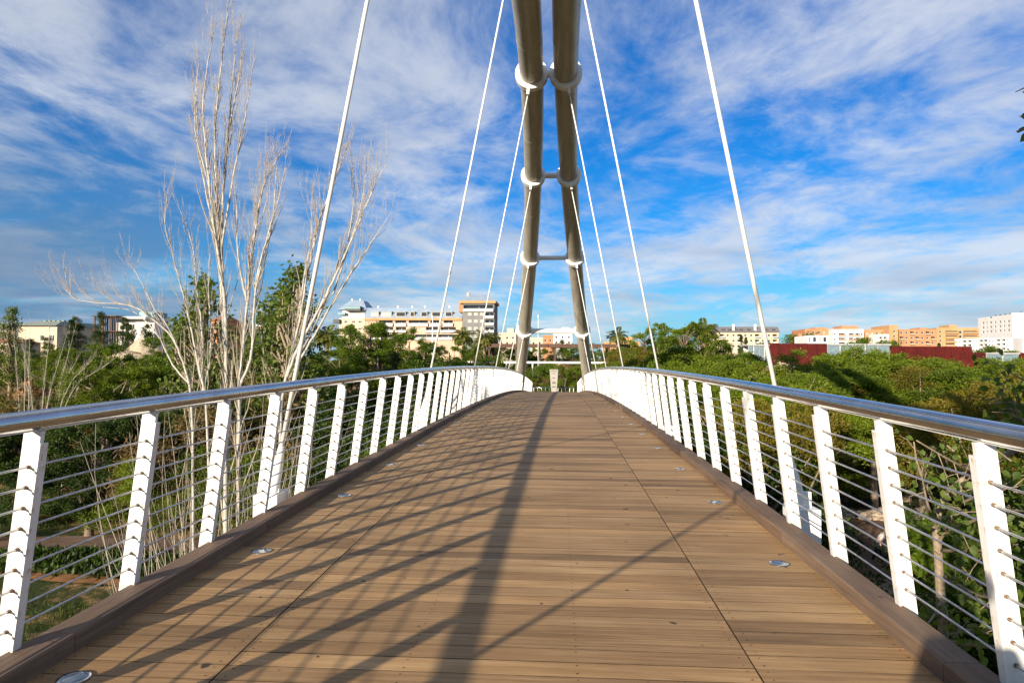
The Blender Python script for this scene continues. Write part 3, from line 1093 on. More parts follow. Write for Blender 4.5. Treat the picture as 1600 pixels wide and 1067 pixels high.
def orange(label, a, c, yt, wl, rows_, Y=255, group=None):
    B = Bldg('apartment_block', label, a, Y, c, Y, yt, 14, wl, group='orange brick apartment blocks')
    return B
B = orange('orange brick block with stepped top at the left end of the brick row', 1258, 1300, 514, 'w_orange', 3)
for i in range(5):
    for py in (519.5, 528, 536):
        B.win(1263 + i * 8.2, py, 3.2, 3.8, 'pane' if (i + int(py)) % 3 else 'pane_soft')
B.finish()
B.part('stair_head', 'w_orange', B.u(1279), B.u(1299), 3, 10, B.H + 0.003, B.v(511, 1280))
B.part('wing', 'w_orange', B.u(1252), -0.01, 3, 12, 0, B.v(521, 1258))
B = orange('brick block with broad white frame round its balconies', 1300.3, 1350, 514.5, 'w_white', 3, 252)
for a, c in ((1311, 1321.5), (1327, 1335), (1337, 1344)):
    for py in (520.5, 527.5, 534.5):
        B.loggia(a, c, py, py + 2.6, py + 4.6, 1.2, 'w_orange', 0.25)
for py in (522, 530, 537):
    B.win(1304, py, 2.4, 4, 'pane')
    B.win(1347, py, 2.4, 4, 'pane')
B.finish()
B.part('stair_head', 'w_orange', B.u(1319), B.u(1345), 2, 10, B.H + 0.003, B.v(508.5, 1330))
B = orange('plain orange brick block behind the bushy tree', 1350.3, 1392, 515, 'w_orange', 3)
for i in range(5):
    for py in (521, 528.5, 536):
        B.win(1355 + i * 8, py, 3.6, 3.6, 'pane_soft' if i < 2 else 'pane')
B.finish()
B = orange('slim orange brick stair tower with round window between brick blocks', 1390, 1404, 508, 'w_ochre', 3, 250)
for py in (518, 525.5, 533):
    B.win(1398, py, 3.4, 3.2, 'pane')
B.finish()
B = orange('white fronted block with dark rooftop railing beside the brick stair tower', 1372, 1389.6, 522, 'w_white', 2, 248)
for px in (1377, 1384):
    for py in (528.5, 535.5):
        B.loggia(px - 2.6, px + 2.6, py - 2.5, py + 1, py + 3, 1.0)
B.finish()
B = orange('orange brick block with cream lower storeys right of the stair tower', 1404.3, 1464, 514.5, 'w_orange', 3)
for i in range(7):
    for py in (520, 528, 535.5):
        px = 1409 + i * 8.2
        if (i + int(py)) % 3 == 0:
            B.loggia(px - 3, px + 3, py - 2, py + 1.4, py + 3.2, 1.3, 'w_cream')
        else:
            B.win(px, py, 3.4, 3.4, 'pane')
B.finish()
B.part('stair_head', 'w_orange', B.u(1442), B.u(1454), 2, 9, B.H + 0.003, B.v(511.5, 1448))
B = orange('ochre brick block with long striped balconies left of the white tower', 1464.3, 1530, 512, 'w_ochre', 3, 262)
for py in (517, 524, 531, 537):
    B.loggia(1478, 1497, py, py + 2.2, py + 4.6, 1.2, 'w_ochre', 0.8, 'pane_soft')
    B.loggia(1506, 1528, py, py + 2.2, py + 4.6, 1.2, 'w_ochre', 0.8, 'pane_soft')
    B.win(1501.5, py + 2, 5, 5, 'pane')
    B.win(1470, py + 1.5, 3.4, 3.4, 'pane')
B.finish()
B.part('stair_head', 'w_ochre', B.u(1489), B.u(1501), 2, 9, B.H + 0.003, B.v(507, 1495))

B = Bldg('apartment_tower', 'tall white apartment tower with small dark windows at the right edge', 1529, 300, 1583, 276, 497, 16, 'w_white')
for py, in ((505.5,), (512.5,), (519.5,), (497.5,)):
    for k, px in enumerate((1537, 1542.5, 1549, 1556, 1563.5, 1570, 1577)):
        if py < 500 and k not in (2,):
            continue
        sl = (px - 1529) / 54 * -4.0
        B.win(px, py + sl, 3.4 if k % 2 == 0 else 2.3, 3.4, 'pane')
B.finish()
for i in range(6):
    B.part('roof_vent', 'dark', B.W * (0.2 + 0.14 * i), B.W * (0.2 + 0.14 * i) + 0.5, 4, 4.5, B.H, B.H + 0.9)
B = Bldg('apartment_tower', 'white tower end wall with one column of windows at the frame edge', 1583.4, 276, 1640, 276, 488.5, 1.0, 'w_white')
for i in range(8):
    B.win(1595.5, 493.5 + i * 7.7, 4, 3, 'pane' if i < 2 or i == 6 else 'pane_soft')
    B.win(1587, 501 + i * 7.6, 1.6, 2.6, 'pane')
B.finish()
B = Bldg('apartment_block', 'low white terrace with dark balconies in front of the white tower', 1492, 262, 1583, 248, 529.5, 9, 'w_white')
for px in (1507, 1515, 1533, 1540, 1560, 1568.5):
    for py in (534.5, 541, 548):
        sl = (px - 1492) / 91 * -3.0
        B.loggia(px - 3, px + 3, py + sl - 2.4, py + sl + 1.2, py + sl + 2.6, 1.3, 'w_white', 0.5)
for px in (1500, 1521, 1525.5, 1546.5, 1551.5, 1575):
    for py in (534.5, 541, 548):
        B.win(px, py - (px - 1492) / 91 * 3.0, 2, 2.6, 'pane')
B.finish()
B = Bldg('white_house', 'low white house with two large square windows above the red steel wall', 1262, 130, 1295, 130, 524, 7, 'w_white')
for px in (1273.5, 1289.5):
    B.win(px, 530.5, 5.5, 8, 'pane')
for px in (1265.5, 1282):
    B.win(px, 531, 2, 8, 'pane')
B.finish()

# -- red steel walls and glass pavilions beyond the canopy
def wall_run(name, label, cat, a, c, yt, Y, mat, n, gl=False, zb=-3.5, grp=None):
    P0, P1 = at(a, yt, Y), at(c, yt, Y)
    W, H = P1.x - P0.x, P0.z - zb
    t = thing(name, label, cat, (P0.x, Y, zb), 0, grp)
    for i in range(n):
        x0, x1 = W * i / n + 0.02, W * (i + 1) / n - 0.02
        b = MB()
        if gl:
            b.box((x0 + 0.06, 0.05, 0), (x1 - 0.06, 0.11, H - 0.22))
            b.build('pane', M['pane_blue'], t)
            b = MB()
            b.box((x0 - 0.02, 0, 0), (x0 + 0.06, 0.16, H - 0.2))
            b.build('mullion', M['frame'] if i % 2 else M['girder'], t)
        else:
            b.box((x0, 0, 0), (x1, 0.18 + 0.02 * (i % 2), H))
            b.build('panel', M[mat], t)
    if gl:
        b = MB()
        b.box((-0.1, -0.1, H - 0.19), (W + 0.1, 4, H))
        b.build('roof_edge', M['girder'], t)
        b = MB()
        b.box((0.3, 3.4, 0), (W - 0.3, 3.6, H - 0.2))
        b.build('back_wall', M['w_white'], t)
    return t
wall_run('red_steel_wall', 'dark red steel wall right of the nearest right hanger rod', 'wall', 1202.5, 1292, 536.5, 95, 'w_red', 6, grp='red steel walls')
wall_run('glass_pavilion', 'long pale blue glass pavilion between two red steel walls', 'pavilion', 1292.5, 1391, 537, 95.3, None, 5, True)
wall_run('red_steel_wall', 'long dark red steel wall right of the glass pavilion', 'wall', 1391.5, 1519, 541, 96, 'w_red', 9, grp='red steel walls')
wall_run('red_steel_wall', 'low bright red steel wall step below the white terrace', 'wall', 1487, 1540.5, 551, 93, 'w_red', 4, grp='red steel walls')
wall_run('glass_pavilion', 'small pale glass pavilion at the right end of the red wall', 'pavilion', 1541, 1592, 551, 93.2, None, 2, True)
wall_run('red_steel_wall', 'short red steel wall at the right frame edge', 'wall', 1593, 1660, 551, 93.5, 'w_red', 5, grp='red steel walls')
wall_run('glass_pavilion', 'narrow glass pavilion behind the nearest right hanger rod', 'pavilion', 1169, 1202, 538, 95.2, None, 4, True)

# -- pergola, white barrier, sign and fence at the far end
P0, P1 = at(756, 537, 115), at(985, 537, 115)
t = thing('pergola', 'long brown timber pergola roof behind the arch legs', 'pergola', (P0.x, 115, -2.2))
H = P0.z + 2.2
W = P1.x - P0.x
b = MB(); b.box((0, 0, H - 0.62), (W, 0.25, H)); b.build('fascia', M['brown_timber'], t)
b = MB(); b.box((0, 0.26, H - 0.2), (W, 6, H - 0.01)); b.build('roof', M['brown_timber'], t)
for px in (764, 806, 842, 867, 911, 952, 982):
    x = at(px, 545, 115).x - P0.x
    b = MB(); b.box((x - 0.14, 0.3, 0), (x + 0.14, 0.58, H - 0.63)); b.build('column', M['brown_timber'], t)
    b = MB(); b.box((x - 0.14, 5.3, 0), (x + 0.14, 5.58, H - 0.21)); b.build('column', M['brown_timber'], t)
t = thing('ramp_wall', 'brick red sloping ramp wall under the pergola', 'wall', (at(868, 560, 112).x, 112, -2.4))
b = MB(); b.hexa([(0, 0, 0), (4.6, 0, 0), (4.6, 0.4, 0), (0, 0.4, 0)], [(0, 0, 4.4), (4.6, 0, 2.2), (4.6, 0.4, 2.2), (0, 0.4, 4.4)])
o = b.build('wall', M['w_brick'], t)
b = MB(); b.hexa([(-0.1, -0.08, 4.41), (4.7, -0.08, 2.21), (4.7, 0.48, 2.21), (-0.1, 0.48, 4.41)], [(-0.1, -0.08, 4.56), (4.7, -0.08, 2.36), (4.7, 0.48, 2.36), (-0.1, 0.48, 4.56)])
b.build('coping', M['brown_timber'], t)

P0, P1 = at(726, 562, 92), at(1010, 565, 92)
t = thing('white_barrier', 'long white horizontal barrier rail on short posts behind the arch legs', 'barrier', (P0.x, 92, 0))
b = MB(); b.box((0, 0, 1.64), (P1.x - P0.x, 0.16, 1.90)); b.build('beam', M['white_steel'], t)
for px in (730, 755, 791, 832, 873, 914, 956, 996):
    x = at(px, 565, 92).x - P0.x
    b = MB(); b.box((x - 0.09, 0.02, -3), (x + 0.09, 0.14, 1.63)); b.build('post', M['white_steel'], t)

P0 = at(865.5, 577, 78.5)
zs = P0.z
t = thing('information_sign', 'tapered grey information sign with dark pictograms at the far end of the bridge', 'sign', (P0.x, 78.5, -2.2))
hh = zs + 2.2
b = MB(); b.hexa([(-0.30, 0, 0.55), (0.30, 0, 0.55), (0.30, 0.1, 0.55), (-0.30, 0.1, 0.55)], [(-0.50, 0, hh), (0.50, 0, hh), (0.50, 0.1, hh), (-0.50, 0.1, hh)])
b.build('panel', M['signgrey'], t)
for x in (-0.26, 0.14):
    b = MB(); b.box((x, 0.0, 0), (x + 0.12, 0.1, 0.545)); b.build('leg', M['white_steel'], t)
b = MB(); b.box((-0.33, -0.03, 0.44), (0.33, -0.004, 0.52)); b.build('foot_bar', M['white_steel'], t)
b = MB()
for i in range(6):                                     # dark heading characters
    x = -0.36 + i * 0.12
    b.box((x, -0.012, hh - 0.26), (x + 0.03, -0.003, hh - 0.10))
    b.box((x + 0.03, -0.012, hh - 0.26 + 0.10 * (i % 2)), (x + 0.085, -0.003, hh - 0.21 + 0.10 * (i % 2)))
b.build('heading', M['dark'], t)
b = MB(); b.box((-0.16, -0.012, hh - 0.50), (0.16, -0.003, hh - 0.44)); b.build('text_line', M['dark'], t)
b = MB()                                               # arrow
b.add([(-0.22, -0.012, hh - 1.02), (-0.02, -0.012, hh - 1.02), (-0.02, -0.012, hh - 0.97), (-0.22, -0.012, hh - 0.97)], [(0, 1, 2, 3)])
b.add([(-0.02, -0.012, hh - 1.08), (0.12, -0.012, hh - 0.99), (0.0, -0.012, hh - 0.83)], [(0, 1, 2)])
b.build('arrow', M['dark'], t)
b = MB()
for x in (-0.16, 0.04):                                # two small figures
    b.box((x, -0.012, hh - 1.62), (x + 0.13, -0.003, hh - 1.42))
    b.box((x + 0.02, -0.012, hh - 1.70), (x + 0.05, -0.003, hh - 1.62))
    b.box((x + 0.09, -0.012, hh - 1.70), (x + 0.12, -0.003, hh - 1.62))
b.build('pictogram', M['dark'], t)
b = MB(); b.box((-0.2, -0.012, hh - 2.05), (0.2, -0.003, hh - 1.95)); b.build('text_line', M['dark'], t)

t = thing('end_fence', 'low white bar fence crossing behind the far end of the deck', 'fence', (at(865, 600, 81).x, 81, -2.3))
fb = MB(); fb.box((-0.035, -0.02, 0), (0.035, 0.03, 1.04)); fbm = fb.mesh('bar', M['white'])
for i in range(-14, 15):
    link('bar', fbm, t, (i * 0.46, 0, 0), (0, R(-3.5 if i < 0 else 3.5), 0))
b = MB(); b.tube([(-6.6, 0, 1.08), (6.6, 0, 1.08)], 0.035, 10); b.build('top_rail', M['steel'], t, True)

# -- lamp posts
for px, yt, yb, Y, lab in ((676, 497, 545, 110, 'slim white lamp post in front of the long peach apartment block'), (841, 496, 545, 112, 'slim white lamp post between the two arch legs')):
    p, q_ = at(px, yt, Y), at(px, 575, Y)
    t = thing('lamp_post', lab, 'lamp post', (p.x, Y, -2.2), 0, 'white lamp posts')
    b = MB(); b.tube([(0, 0, 0), (0, 0, p.z + 2.2)], [0.12, 0.08] if px < 700 else [0.06, 0.04], 10); b.build('pole', M['white_steel'], t, True)
    b = MB(); b.tube([(0, 0, p.z + 2.2), (0, 0, p.z + 2.6)], [0.16, 0.12], 10); b.build('lamp_head', M['frame'], t)

# -- left hand side
B = Bldg('cream_hall', 'windowless cream hall with grey green roof at the far left', 28, 190, 88, 190, 509, 20, 'w_cream')
B.win(65, 528, 6, 9, 'pane'); B.win(80, 528, 8, 9, 'pane'); B.win(80, 512, 9, 2, 'pane_soft'); B.win(80, 516.5, 9, 2, 'pane_soft')
B.finish()
b = MB()
zr0, zr1 = B.H + 0.003, B.v(501, 55)
b.hexa([(-1, -1, zr0), (B.W + .3, -1, zr0), (B.W + .3, 20, zr0), (-1, 20, zr0)], [(2, 3, zr1), (B.W - 1, 3, zr1), (B.W - 1, 17, zr1), (2, 17, zr1)])
b.build('roof', M['roof_green'], B.root)
for i in range(5):
    B.part('roof_vent', 'roof_green', B.W * (0.3 + 0.12 * i), B.W * (0.3 + 0.12 * i) + 0.8, 5, 6, zr1 - 0.1, zr1 + 0.4)
B = Bldg('dark_hall', 'dark sided hall with grey roof right of the cream hall', 88.5, 196, 116, 205, 507, 18, 'w_grey')
for i in range(3):
    B.win(93 + i * 8, 516, 4, 5, 'pane')
B.finish()
B = Bldg('red_roof_house', 'low house with red tiled roof at the left frame edge', -30, 170, 27, 170, 535, 8, 'w_cream')
B.win(5, 541, 6, 6, 'pane'); B.win(18, 541, 6, 6, 'pane')
B.finish()
B.hip('roof', 'w_brick', -0.5, B.W + 0.5, -0.5, 8.5, B.H + 0.003, 2.5, B.v(529, 0), 3.5)
B = Bldg('white_villa', 'white modern villa with teal rooftop glazing behind dark trees', 181, 175, 240, 175, 504, 12, 'w_white')
B.win(205, 510, 9, 8, 'pane'); B.win(214, 510, 3.5, 6, 'pane_soft'); B.win(232, 508, 10, 4, 'pane'); B.win(190, 512, 7, 7, 'pane')
B.finish()
B.ppart('roof_slab', 'w_white', 176, 231, 495, 498.5, -1.5, 11)
B.ppart('attic', 'pane_soft', 184, 228, 498.6, 503.9, 1, 10)
B.ppart('rooftop_glazing', 'teal', 205, 230, 486, 494.8, 3, 9)
# unfinished frame
P0 = at(147, 530, 172)
P1 = at(180, 530, 172)
ztop, zb_ = at(160, 493, 172).z, -2.5
t = thing('building_frame', 'bare brown building frame of columns and slabs left of the white villa', 'building', (P0.x, 172, zb_))
W, H = P1.x - P0.x, ztop - zb_
for i in range(5):
    for j in range(3):
        b = MB(); b.box((W * i / 4 - 0.13, j * 3.0, 0), (W * i / 4 + 0.13, j * 3.0 + 0.26, H)); b.build('column', M['brown_timber'], t)
for k in range(1, 5):
    b = MB(); b.box((-0.5, -0.5, H * k / 4 - 0.26), (W + 0.5, 6.7, H * k / 4 - 0.02)); b.build('slab', M['brown_timber'], t)
B = Bldg('brick_house', 'orange brick house half hidden behind the tall bare poplar', 327, 150, 348, 150, 501, 9, 'w_orange')
for px in (332, 343):
    for py in (508, 516):
        B.win(px, py, 4, 5, 'pane')
B.finish()
B.hip('roof', 'w_brick', -0.4, B.W + 0.4, -0.4, 9.4, B.H + 0.003, 1.5, B.H + 1.2, 3)
B = Bldg('white_house', 'low white walled house right of the tall bare poplar', 378, 160, 446, 160, 511, 8, 'w_white')
for i in range(5):
    B.win(386 + i * 12, 517, 6, 5, 'pane')
B.finish()
B.part('parapet', 'w_white', -0.2, B.W + 0.2, -0.2, 0.5, B.H + 0.003, B.H + 0.5)
B = Bldg('concrete_wall', 'thin pale guard wall along the bank road at the left', 232, 62, 345, 60, 624, 0.3, 'concrete', zbase=-4.2, cat='wall')
B.finish()

# ------------------------------------------------------------------ vegetation
def unit(a):
    return a / (np.linalg.norm(a, axis=-1, keepdims=True) + 1e-9)

def leaf_quads(P_, D_, ln, wd, tone, fold=0.0):
    """one pointed quad per leaf from P along D"""
    n = len(P_)
    S = unit(np.cross(D_, unit(rng.normal(size=(n, 3)))))
    ln = np.asarray(ln).reshape(-1, 1) * np.ones((n, 1))
    wd = np.asarray(wd).reshape(-1, 1) * np.ones((n, 1))
    mid = P_ + D_ * ln * 0.45
    V = np.stack([P_, mid + S * wd * 0.5, P_ + D_ * ln, mid - S * wd * 0.5], 1).reshape(-1, 3)
    F = np.arange(4 * n).reshape(-1, 4)
    return V, F, tone

def crown_clumps(shape, H, ncl):
    """centres, radii and tones of leaf clumps for a tree of height H; broad crowns are built of separate lobes"""
    c = []
    if shape in ('acacia', 'round', 'open', 'bush'):
        nl = {'acacia': 13, 'round': 14, 'open': 16, 'bush': 8}[shape]
        lobes = []
        tries = 0
        while len(lobes) < nl:
            tries += 1
            p = unit(rng.normal(size=3)) * rng.uniform(0.55, 1.0)
            if shape == 'acacia':
                q_ = np.array([p[0] * 0.44, p[1] * 0.44, 0.68 + p[2] * (0.24 if p[2] > 0 else 0.20)])
                R_ = rng.uniform(0.10, 0.155)
            elif shape == 'round':
                q_ = np.array([p[0] * 0.31, p[1] * 0.31, 0.52 + p[2] * 0.38])
                R_ = rng.uniform(0.10, 0.145)
            elif shape == 'open':
                q_ = np.array([p[0] * 0.30, p[1] * 0.30, 0.56 + p[2] * 0.37])
                R_ = rng.uniform(0.065, 0.115)
            else:
                q_ = np.array([p[0] * 0.50, p[1] * 0.50, 0.10 + abs(p[2]) * 0.65])
                R_ = rng.uniform(0.17, 0.27)
            if tries < 400 and any(np.linalg.norm(q_ - l[0]) < 0.62 * (R_ + l[1]) for l in lobes):
                continue
            lobes.append((q_, R_, rng.uniform(0, 1)))
        for i in range(ncl):
            q_, R_, tn = lobes[i % nl]
            d = unit(rng.normal(size=3)) * rng.uniform(0.45, 1.0) * R_
            d[2] *= 0.75
            r_ = R_ * rng.uniform(0.28, 0.52)
            c.append((*((q_ + d) * H), r_ * H, 0.75 * tn + 0.25 * rng.uniform(0, 1)))
        return np.array(c)
    while len(c) < ncl:
        h = rng.uniform(0.05, 0.98)
        a = rng.uniform(0, 2 * math.pi)
        if shape == 'cypress':
            k = 0.10 * (1 - h) ** 0.6 * rng.uniform(0.3, 1) + 0.005
            r_ = rng.uniform(0.03, 0.055) * (1.15 - h)
        elif shape == 'pine':
            h = max(h, 0.12)
            k = 0.27 * (1 - h) ** 0.8 * rng.uniform(0.3, 1) + 0.01
            r_ = rng.uniform(0.04, 0.075) * (1.1 - 0.6 * h)
        else:
            h = 0.22 + 0.76 * rng.uniform(0, 1)
            k = 0.16 * math.sin(math.pi * min(1, (h - 0.12) / 0.9)) ** 0.8 * rng.uniform(0.2, 1)
            r_ = rng.uniform(0.03, 0.06)
        c.append((k * math.cos(a) * H, k * math.sin(a) * H, h * H, r_ * H, rng.uniform(0, 1)))
    return np.array(c)

def crown(shape, H, ncl, per, ln, wd, mat, flat=0.7, droop=0.0):
    C = crown_clumps(shape, H, ncl)
    n = ncl * per
    ct = np.repeat(C[:, :3], per, 0)
    rr = np.repeat(C[:, 3], per)[:, None]
    g = unit(rng.normal(size=(n, 3))) * (rng.uniform(0, 1, (n, 1)) ** 0.45)
    g[:, 2] *= flat
    Pp = ct + g * rr * (1 + 0.25 * rng.normal(size=(n, 1)))
    D = unit(g + 0.9 * rng.normal(size=(n, 3)) * 0.7 + np.array([0, 0, 0.25 - droop]))
    ctone = np.repeat(C[:, 4], per)
    tone = np.clip(0.5 * ctone + 0.5 * rng.uniform(0, 1, n), 0, 1)
    s_ = rng.uniform(0.7, 1.25, n)
    Pp[:, 2] = np.maximum(Pp[:, 2], 0.05)
    V, F, tone = leaf_quads(Pp, D, ln * s_, wd * s_, tone)
    return make_mesh('crown', V, F, mat, False, tone), C

def limbs(H, C, mat, nl, r0, top=0.6, fork=0.25, lean=0.03):
    b = MB()
    t0 = Vector((random.uniform(-lean, lean) * H, random.uniform(-lean, lean) * H, top * H))
    mid = t0 * 0.5 + Vector((random.uniform(-lean, lean) * H, random.uniform(-lean, lean) * H, 0))
    pts = [Vector((0, 0, -0.6)), mid * 0.5, mid, t0 * 0.8 + mid * 0.1, t0]
    b.tube(pts, [r0 * 1.25, r0, r0 * 0.85, r0 * 0.6, r0 * 0.3], 8)
    idx = list(range(len(C)))
    random.shuffle(idx)
    for i in idx[:nl]:
        e = Vector(C[i][:3])
        f = max(fork * H, min(e.z * 0.75, top * H * 0.9)) * random.uniform(0.6, 1.0)
        s_ = mid * (f / mid.z) if f < mid.z else mid.lerp(t0, min(1, (f - mid.z) / max(0.01, t0.z - mid.z)))
        m1 = s_.lerp(e, 0.45) + Vector((random.gauss(0, .03) * H, random.gauss(0, .03) * H, random.uniform(0.0, 0.05) * H))
        b.tube([s_, m1, e, e + (e - m1) * 0.08], [r0 * 0.42, r0 * 0.28, r0 * 0.12, r0 * 0.04], 5, False)
    return b.mesh('trunk', mat, True)

PROTO = {}
def proto(kind):
    """several variants of every kind, 10 m tall"""
    if kind in PROTO:
        return PROTO[kind]
    out = []
    H = 10.0
    spec = {
        'acacia': ('acacia', 105, 250, 0.165, 0.062, 'leaf_acacia', 0.55, 'bark_pale', 15, 3, 0.62),
        'olive': ('acacia', 95, 210, 0.165, 0.058, 'leaf_olive', 0.6, 'bark_pale', 20, 2, 0.62),
        'deep': ('round', 115, 170, 0.20, 0.095, 'leaf_shade', 0.75, 'bark_brown', 20, 2, 0.7),  # round tree again, its leaf colour darkened to stand for shade
        'shadebush': ('bush', 70, 200, 0.28, 0.12, 'leaf_shade', 0.8, 'bark_brown', 10, 2, 0.4),
        'green': ('round', 115, 170, 0.19, 0.09, 'leaf_green', 0.75, 'bark_brown', 20, 3, 0.7),
        'open': ('open', 80, 110, 0.21, 0.11, 'leaf_acacia', 0.7, 'bark_brown', 40, 2, 0.8),
        'dark': ('pine', 110, 90, 0.26, 0.05, 'leaf_dark', 0.7, 'bark_brown', 10, 2, 0.9),
        'cypress': ('cypress', 90, 80, 0.24, 0.06, 'leaf_dark', 1.2, 'bark_brown', 0, 1, 0.9),
        'column': ('column', 80, 40, 0.20, 0.145, 'leaf_poplar', 0.8, 'bark_pale', 50, 2, 0.92),
        'bush': ('bush', 70, 220, 0.28, 0.12, 'leaf_green', 0.8, 'bark_brown', 10, 2, 0.4),
        'drybush': ('bush', 60, 90, 0.42, 0.10, 'leaf_dry', 0.8, 'bark_pale', 24, 2, 0.4),
        'palebush': ('bush', 70, 210, 0.26, 0.10, 'leaf_acacia', 0.8, 'bark_brown', 12, 2, 0.4),
    }[kind]
    shape, ncl, per, ln, wd, mt, flat, bk, nl, nv, top = spec
    for i in range(nv):
        cm, C = crown(shape, H, ncl, per, ln, wd, M[mt], flat)
        tm = limbs(H, C, M[bk], nl, 0.20 if kind not in ('bush', 'drybush', 'palebush', 'shadebush') else 0.12, top)
        co = np.empty(len(cm.vertices) * 3, dtype=np.float32)
        cm.vertices.foreach_get('co', co)
        out.append((cm, tm, float(np.percentile(co[2::3], 99.6))))
    PROTO[kind] = out
    return out

TREES = []
def tree(kind, px, Y, ytop, wide=1.0, xoff=None, zbase=None):
    p = at(px, ytop, Y)
    x = p.x
    gz = float(ground(x, Y)) if zbase is None else zbase
    H = p.z - gz
    if H < 0.7:
        return
    v = random.choice(proto(kind))
    s_ = H / v[2]
    nm = {'acacia': 'acacia_tree', 'olive': 'acacia_tree', 'green': 'leafy_tree', 'open': 'leafy_tree', 'dark': 'pine_tree', 'cypress': 'cypress_tree',
          'column': 'poplar_tree', 'deep': 'leafy_tree', 'shadebush': 'bush', 'bush': 'bush', 'drybush': 'dry_bush', 'palebush': 'bush'}[kind]
    t = link(nm, None, None, (x, Y, gz), (0, 0, random.uniform(0, 6.28)), (s_ * (0.68 + 0.36 * wide), s_ * (0.68 + 0.36 * wide), s_))
    link('trunk', v[1], t)
    link('crown', v[0], t)
    TREES.append((t, kind, px, Y, ytop, H))
    return t

# right of the bridge, beyond the valley
for a in [('open', 1004, 76, 513, 1.1), ('green', 1028, 74, 518, 1.2), ('open', 1050, 78, 506, 1.1), ('open', 1068, 72, 504, 1.1), ('green', 1092, 76, 508, 1.2), ('open', 1110, 70, 524, 1.2),
          ('green', 1135, 72, 535, 1.1), ('palebush', 1158, 74, 550, 1.3), ('olive', 985, 84, 542, 1.2), ('olive', 1022, 62, 545, 1.3), ('acacia', 970, 82, 555, 1.1), ('acacia', 1075, 58, 545, 1.3),
          ('acacia', 1130, 54, 556, 1.2), ('olive', 1165, 52, 572, 1.2), ('green', 1186, 64, 566, 1.0), ('acacia', 1100, 48, 566, 1.3), ('acacia', 1000, 58, 566, 1.0), ('green', 1040, 50, 570, 1.0),
          ('cypress', 1158, 160, 524, 1.0), ('cypress', 1165.5, 160, 527, 1.0), ('bush', 1241, 200, 523, 2.0), ('bush', 1352, 170, 528, 1.5), ('bush', 1380, 170, 534, 1.3),
          ('cypress', 1467, 180, 536, 1.2), ('bush', 1530, 150, 547, 1.4)]:
    tree(*a)
# the broad canopy in the valley
for a in [('acacia', 1258, 47, 570, 1.25), ('acacia', 1297, 52, 546, 1.35), ('acacia', 1335, 50, 547, 1.3), ('acacia', 1372, 56, 551, 1.3), ('acacia', 1412, 48, 559, 1.35), ('olive', 1452, 54, 560, 1.3),
          ('acacia', 1488, 49, 562, 1.35), ('acacia', 1530, 53, 567, 1.3), ('acacia', 1575, 49, 568, 1.3), ('acacia', 1620, 54, 566, 1.3), ('acacia', 1670, 50, 560, 1.3),
          ('acacia', 1228, 38, 592, 1.1), ('acacia', 1300, 45, 578, 1.3), ('acacia', 1365, 44, 580, 1.3), ('olive', 1440, 44, 575, 1.3), ('acacia', 1510, 45, 580, 1.3), ('acacia', 1590, 44, 585, 1.3),
          ('acacia', 1170, 42, 597, 1.1), ('acacia', 1120, 38, 603, 1.0), ('olive', 1195, 27, 614, 0.62), ('acacia', 1232, 29, 606, 0.62), 
          ('olive', 1545, 26, 606, 0.72), ('acacia', 1610, 27, 600, 0.8), ('olive', 1690, 24, 590, 0.9), ('acacia', 1085, 44, 600, 0.9), ('shadebush', 1150, 27, 680, 0.8), ('shadebush', 1190, 30, 700, 0.7),
          ('palebush', 1240, 45, 700, 0.9), ('palebush', 1285, 46, 690, 0.9), ('palebush', 1345, 47, 705, 0.9), ('palebush', 1420, 47, 700, 0.9), ('acacia', 1320, 48, 640, 0.8), ('acacia', 1400, 48, 650, 0.8), ('acacia', 1470, 47, 640, 0.8), ('shadebush', 1460, 30, 800, 0.8), ('shadebush', 1510, 46, 700, 0.9), ('palebush', 1590, 46, 700, 0.9),
          ('shadebush', 1530, 19, 880, 0.8), ('shadebush', 1590, 15, 890, 0.8), ('shadebush', 1500, 14, 975, 0.8), ('palebush', 1640, 19, 800, 1.0), ('shadebush', 1585, 24, 830, 0.8),
          ('shadebush', 1075, 36, 655, 0.8), ('shadebush', 1110, 32, 665, 0.8), ('palebush', 1045, 46, 640, 0.9), ('bush', 1690, 14, 780, 1.0)]:
    tree(*a)
